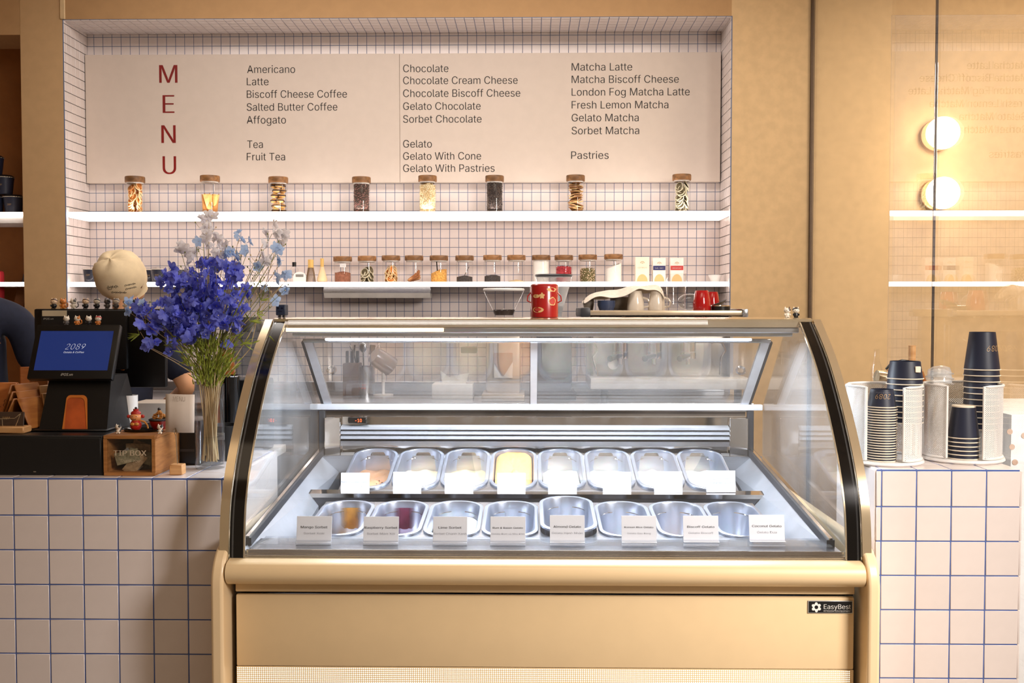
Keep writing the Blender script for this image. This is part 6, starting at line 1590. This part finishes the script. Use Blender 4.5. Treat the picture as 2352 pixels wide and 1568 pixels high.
# barista behind the till, back turned, head bent down to the right
hp = W(280, 640, 4.32)
lean = .16
t, hc = person((hp.x + .05, 4.13, 0), math.radians(180 + 10), 'barista in navy t-shirt and beige cap bent over work, back turned', M_skin, H=.925, lean=lean, arms=[((.19, -.10, 1.34), (.24, -.02, 1.08), (.10, -.24, 1.02)), ((-.19, -.10, 1.34), (-.30, -.06, 1.12), (-.20, -.30, 1.06))])
hdm = MB(); hdm.ball((0, 0, 0), .078, .098, .112, 22, 16); hdm.ball((0, -.098, -.012), .011, .016, .018, 8, 6); hdm.ball((0, -.07, -.055), .035, .030, .030, 10, 8)
for s in (-1, 1): hdm.ball((s * .079, .008, -.010), .010, .018, .028, 10, 8)
HR = Matrix.Translation(hc) @ Matrix.Rotation(.25, 4, 'X') @ Matrix.Rotation(-.75, 4, 'Z')
hdo = MB().add([HR @ Vector(v) for v in hdm.v], hdm.f).build('head', M_skin, t)
fe = MB()
for s in (-1, 1): fe.ball((s * .030, -.088, .008), .012, .008, .006, 8, 6)
fe.ball((0, -.098, -.045), .022, .006, .006, 8, 6)
MB().add([HR @ Vector(v) for v in fe.v], fe.f).build('face_features', mat('feature_brown', (120, 60, 50), .6), hdo)
hr = MB().ball((0, .018, .012), .088, .098, .108, 22, 16)
for s in (-1, 1): hr.ball((s * .082, -.02, -.01), .012, .022, .05, 8, 6)
MB().add([HR @ Vector(v) for v in hr.v], hr.f).build('hair', mat('brown_hair', (120, 76, 46), .6, var=.3, scale=80), t)
cp = MB(); r = random.Random(5)
loops = []
for i, (rr_, z) in enumerate(((.001, .106), (.05, .104), (.09, .094), (.120, .066), (.134, .020), (.132, -.022), (.120, -.052), (.104, -.074), (.098, -.080), (.097, -.096), (.090, -.094))):
    loops.append([Vector((rr_ * math.cos(2 * PI * k / 28) * (1 + .02 * math.sin(k * 1.3 + i)), rr_ * math.sin(2 * PI * k / 28) * (1 + .025 * math.cos(k * .9 + i)), z + .005 * math.sin(k * .8 + i * .7))) for k in range(28)])
cp.rings(loops, cap0=True)
CR = Matrix.Translation(hc + Vector((.018, .018, .012))) @ Matrix.Rotation(-.75, 4, 'X') @ Matrix.Rotation(.28, 4, 'Y') @ Matrix.Diagonal((.86, .92, 1.05, 1))
cap_o = MB().add([CR @ Vector(v) for v in cp.v], cp.f).build('cap', mat('cream_canvas', (228, 206, 168), .85, var=.08, scale=14, bump=.5), t)
bpy.context.view_layer.update()
from mathutils.bvhtree import BVHTree
mw = t.matrix_world.copy(); mi_ = mw.inverted()
bv = BVHTree.FromPolygons([mw @ v.co for v in cap_o.data.vertices], [tuple(p.vertices) for p in cap_o.data.polygons])
sc_ = MB()      # handwriting on the lower back of the cap
for (x0, y0, n_, amp, dr) in ((246, 660, 9, 4.5, -.10), (256, 671, 12, 2.6, .02), (286, 656, 9, 2.4, -.22), (288, 664, 9, 2.2, -.22), (248, 665, 3, .4, -.12)):
    pts = []
    for k in range(n_ * 4):
        px_ = x0 + k * .72 + 1.2 * math.sin(k * 1.9); py_ = y0 + dr * k * .72 + amp * math.sin(k * 1.35) * (.6 + .4 * math.sin(k * .5))
        h_ = bv.ray_cast(Vector((0, 0, EYE)), ray(px_, py_).normalized())
        if h_[0] is not None: pts.append(mi_ @ (h_[0] + h_[1] * .0008 * (1 if h_[1].y < 0 else -1)))
    if len(pts) > 2: sc_.tube(pts, .0008, 4)
tag(sc_.build('scribbles', M_ink, cap_o), kind='stuff')
# second worker, cut by the left edge
p2 = W(-62, 900, 4.1)
t, hc = person((p2.x - .02, 4.12, 0), math.radians(20), 'person in a dark t-shirt at the left edge, forearm reaching down', M_skin2, H=1.0, lean=.10, arms=[((.20, -.06, 1.33), (.27, -.02, 1.07), (.20, -.22, .99)), ((-.20, -.06, 1.33), (-.27, -.02, 1.07), (-.20, -.22, .99))])
hdm = MB(); hdm.ball(tuple(hc), .078, .098, .115, 20, 14).ball(tuple(hc + Vector((0, -.098, -.012))), .011, .016, .018, 8, 6)
for s in (-1, 1): hdm.ball(tuple(hc + Vector((s * .079, .008, -.01))), .010, .018, .028, 10, 8)
ho = hdm.build('head', M_skin2, t)
fe = MB()
for s in (-1, 1): fe.ball(tuple(hc + Vector((s * .03, -.09, .008))), .012, .008, .006, 8, 6)
fe.ball(tuple(hc + Vector((0, -.095, -.045))), .022, .006, .006, 8, 6); fe.build('face_features', M_black, ho)
MB().ball(tuple(hc + Vector((0, .02, .02))), .087, .095, .108, 20, 14).build('hair', M_black, t)

# ------------------------------------------------------------------ finish
for o in bpy.data.objects:
    if '_world' in o: del o['_world']
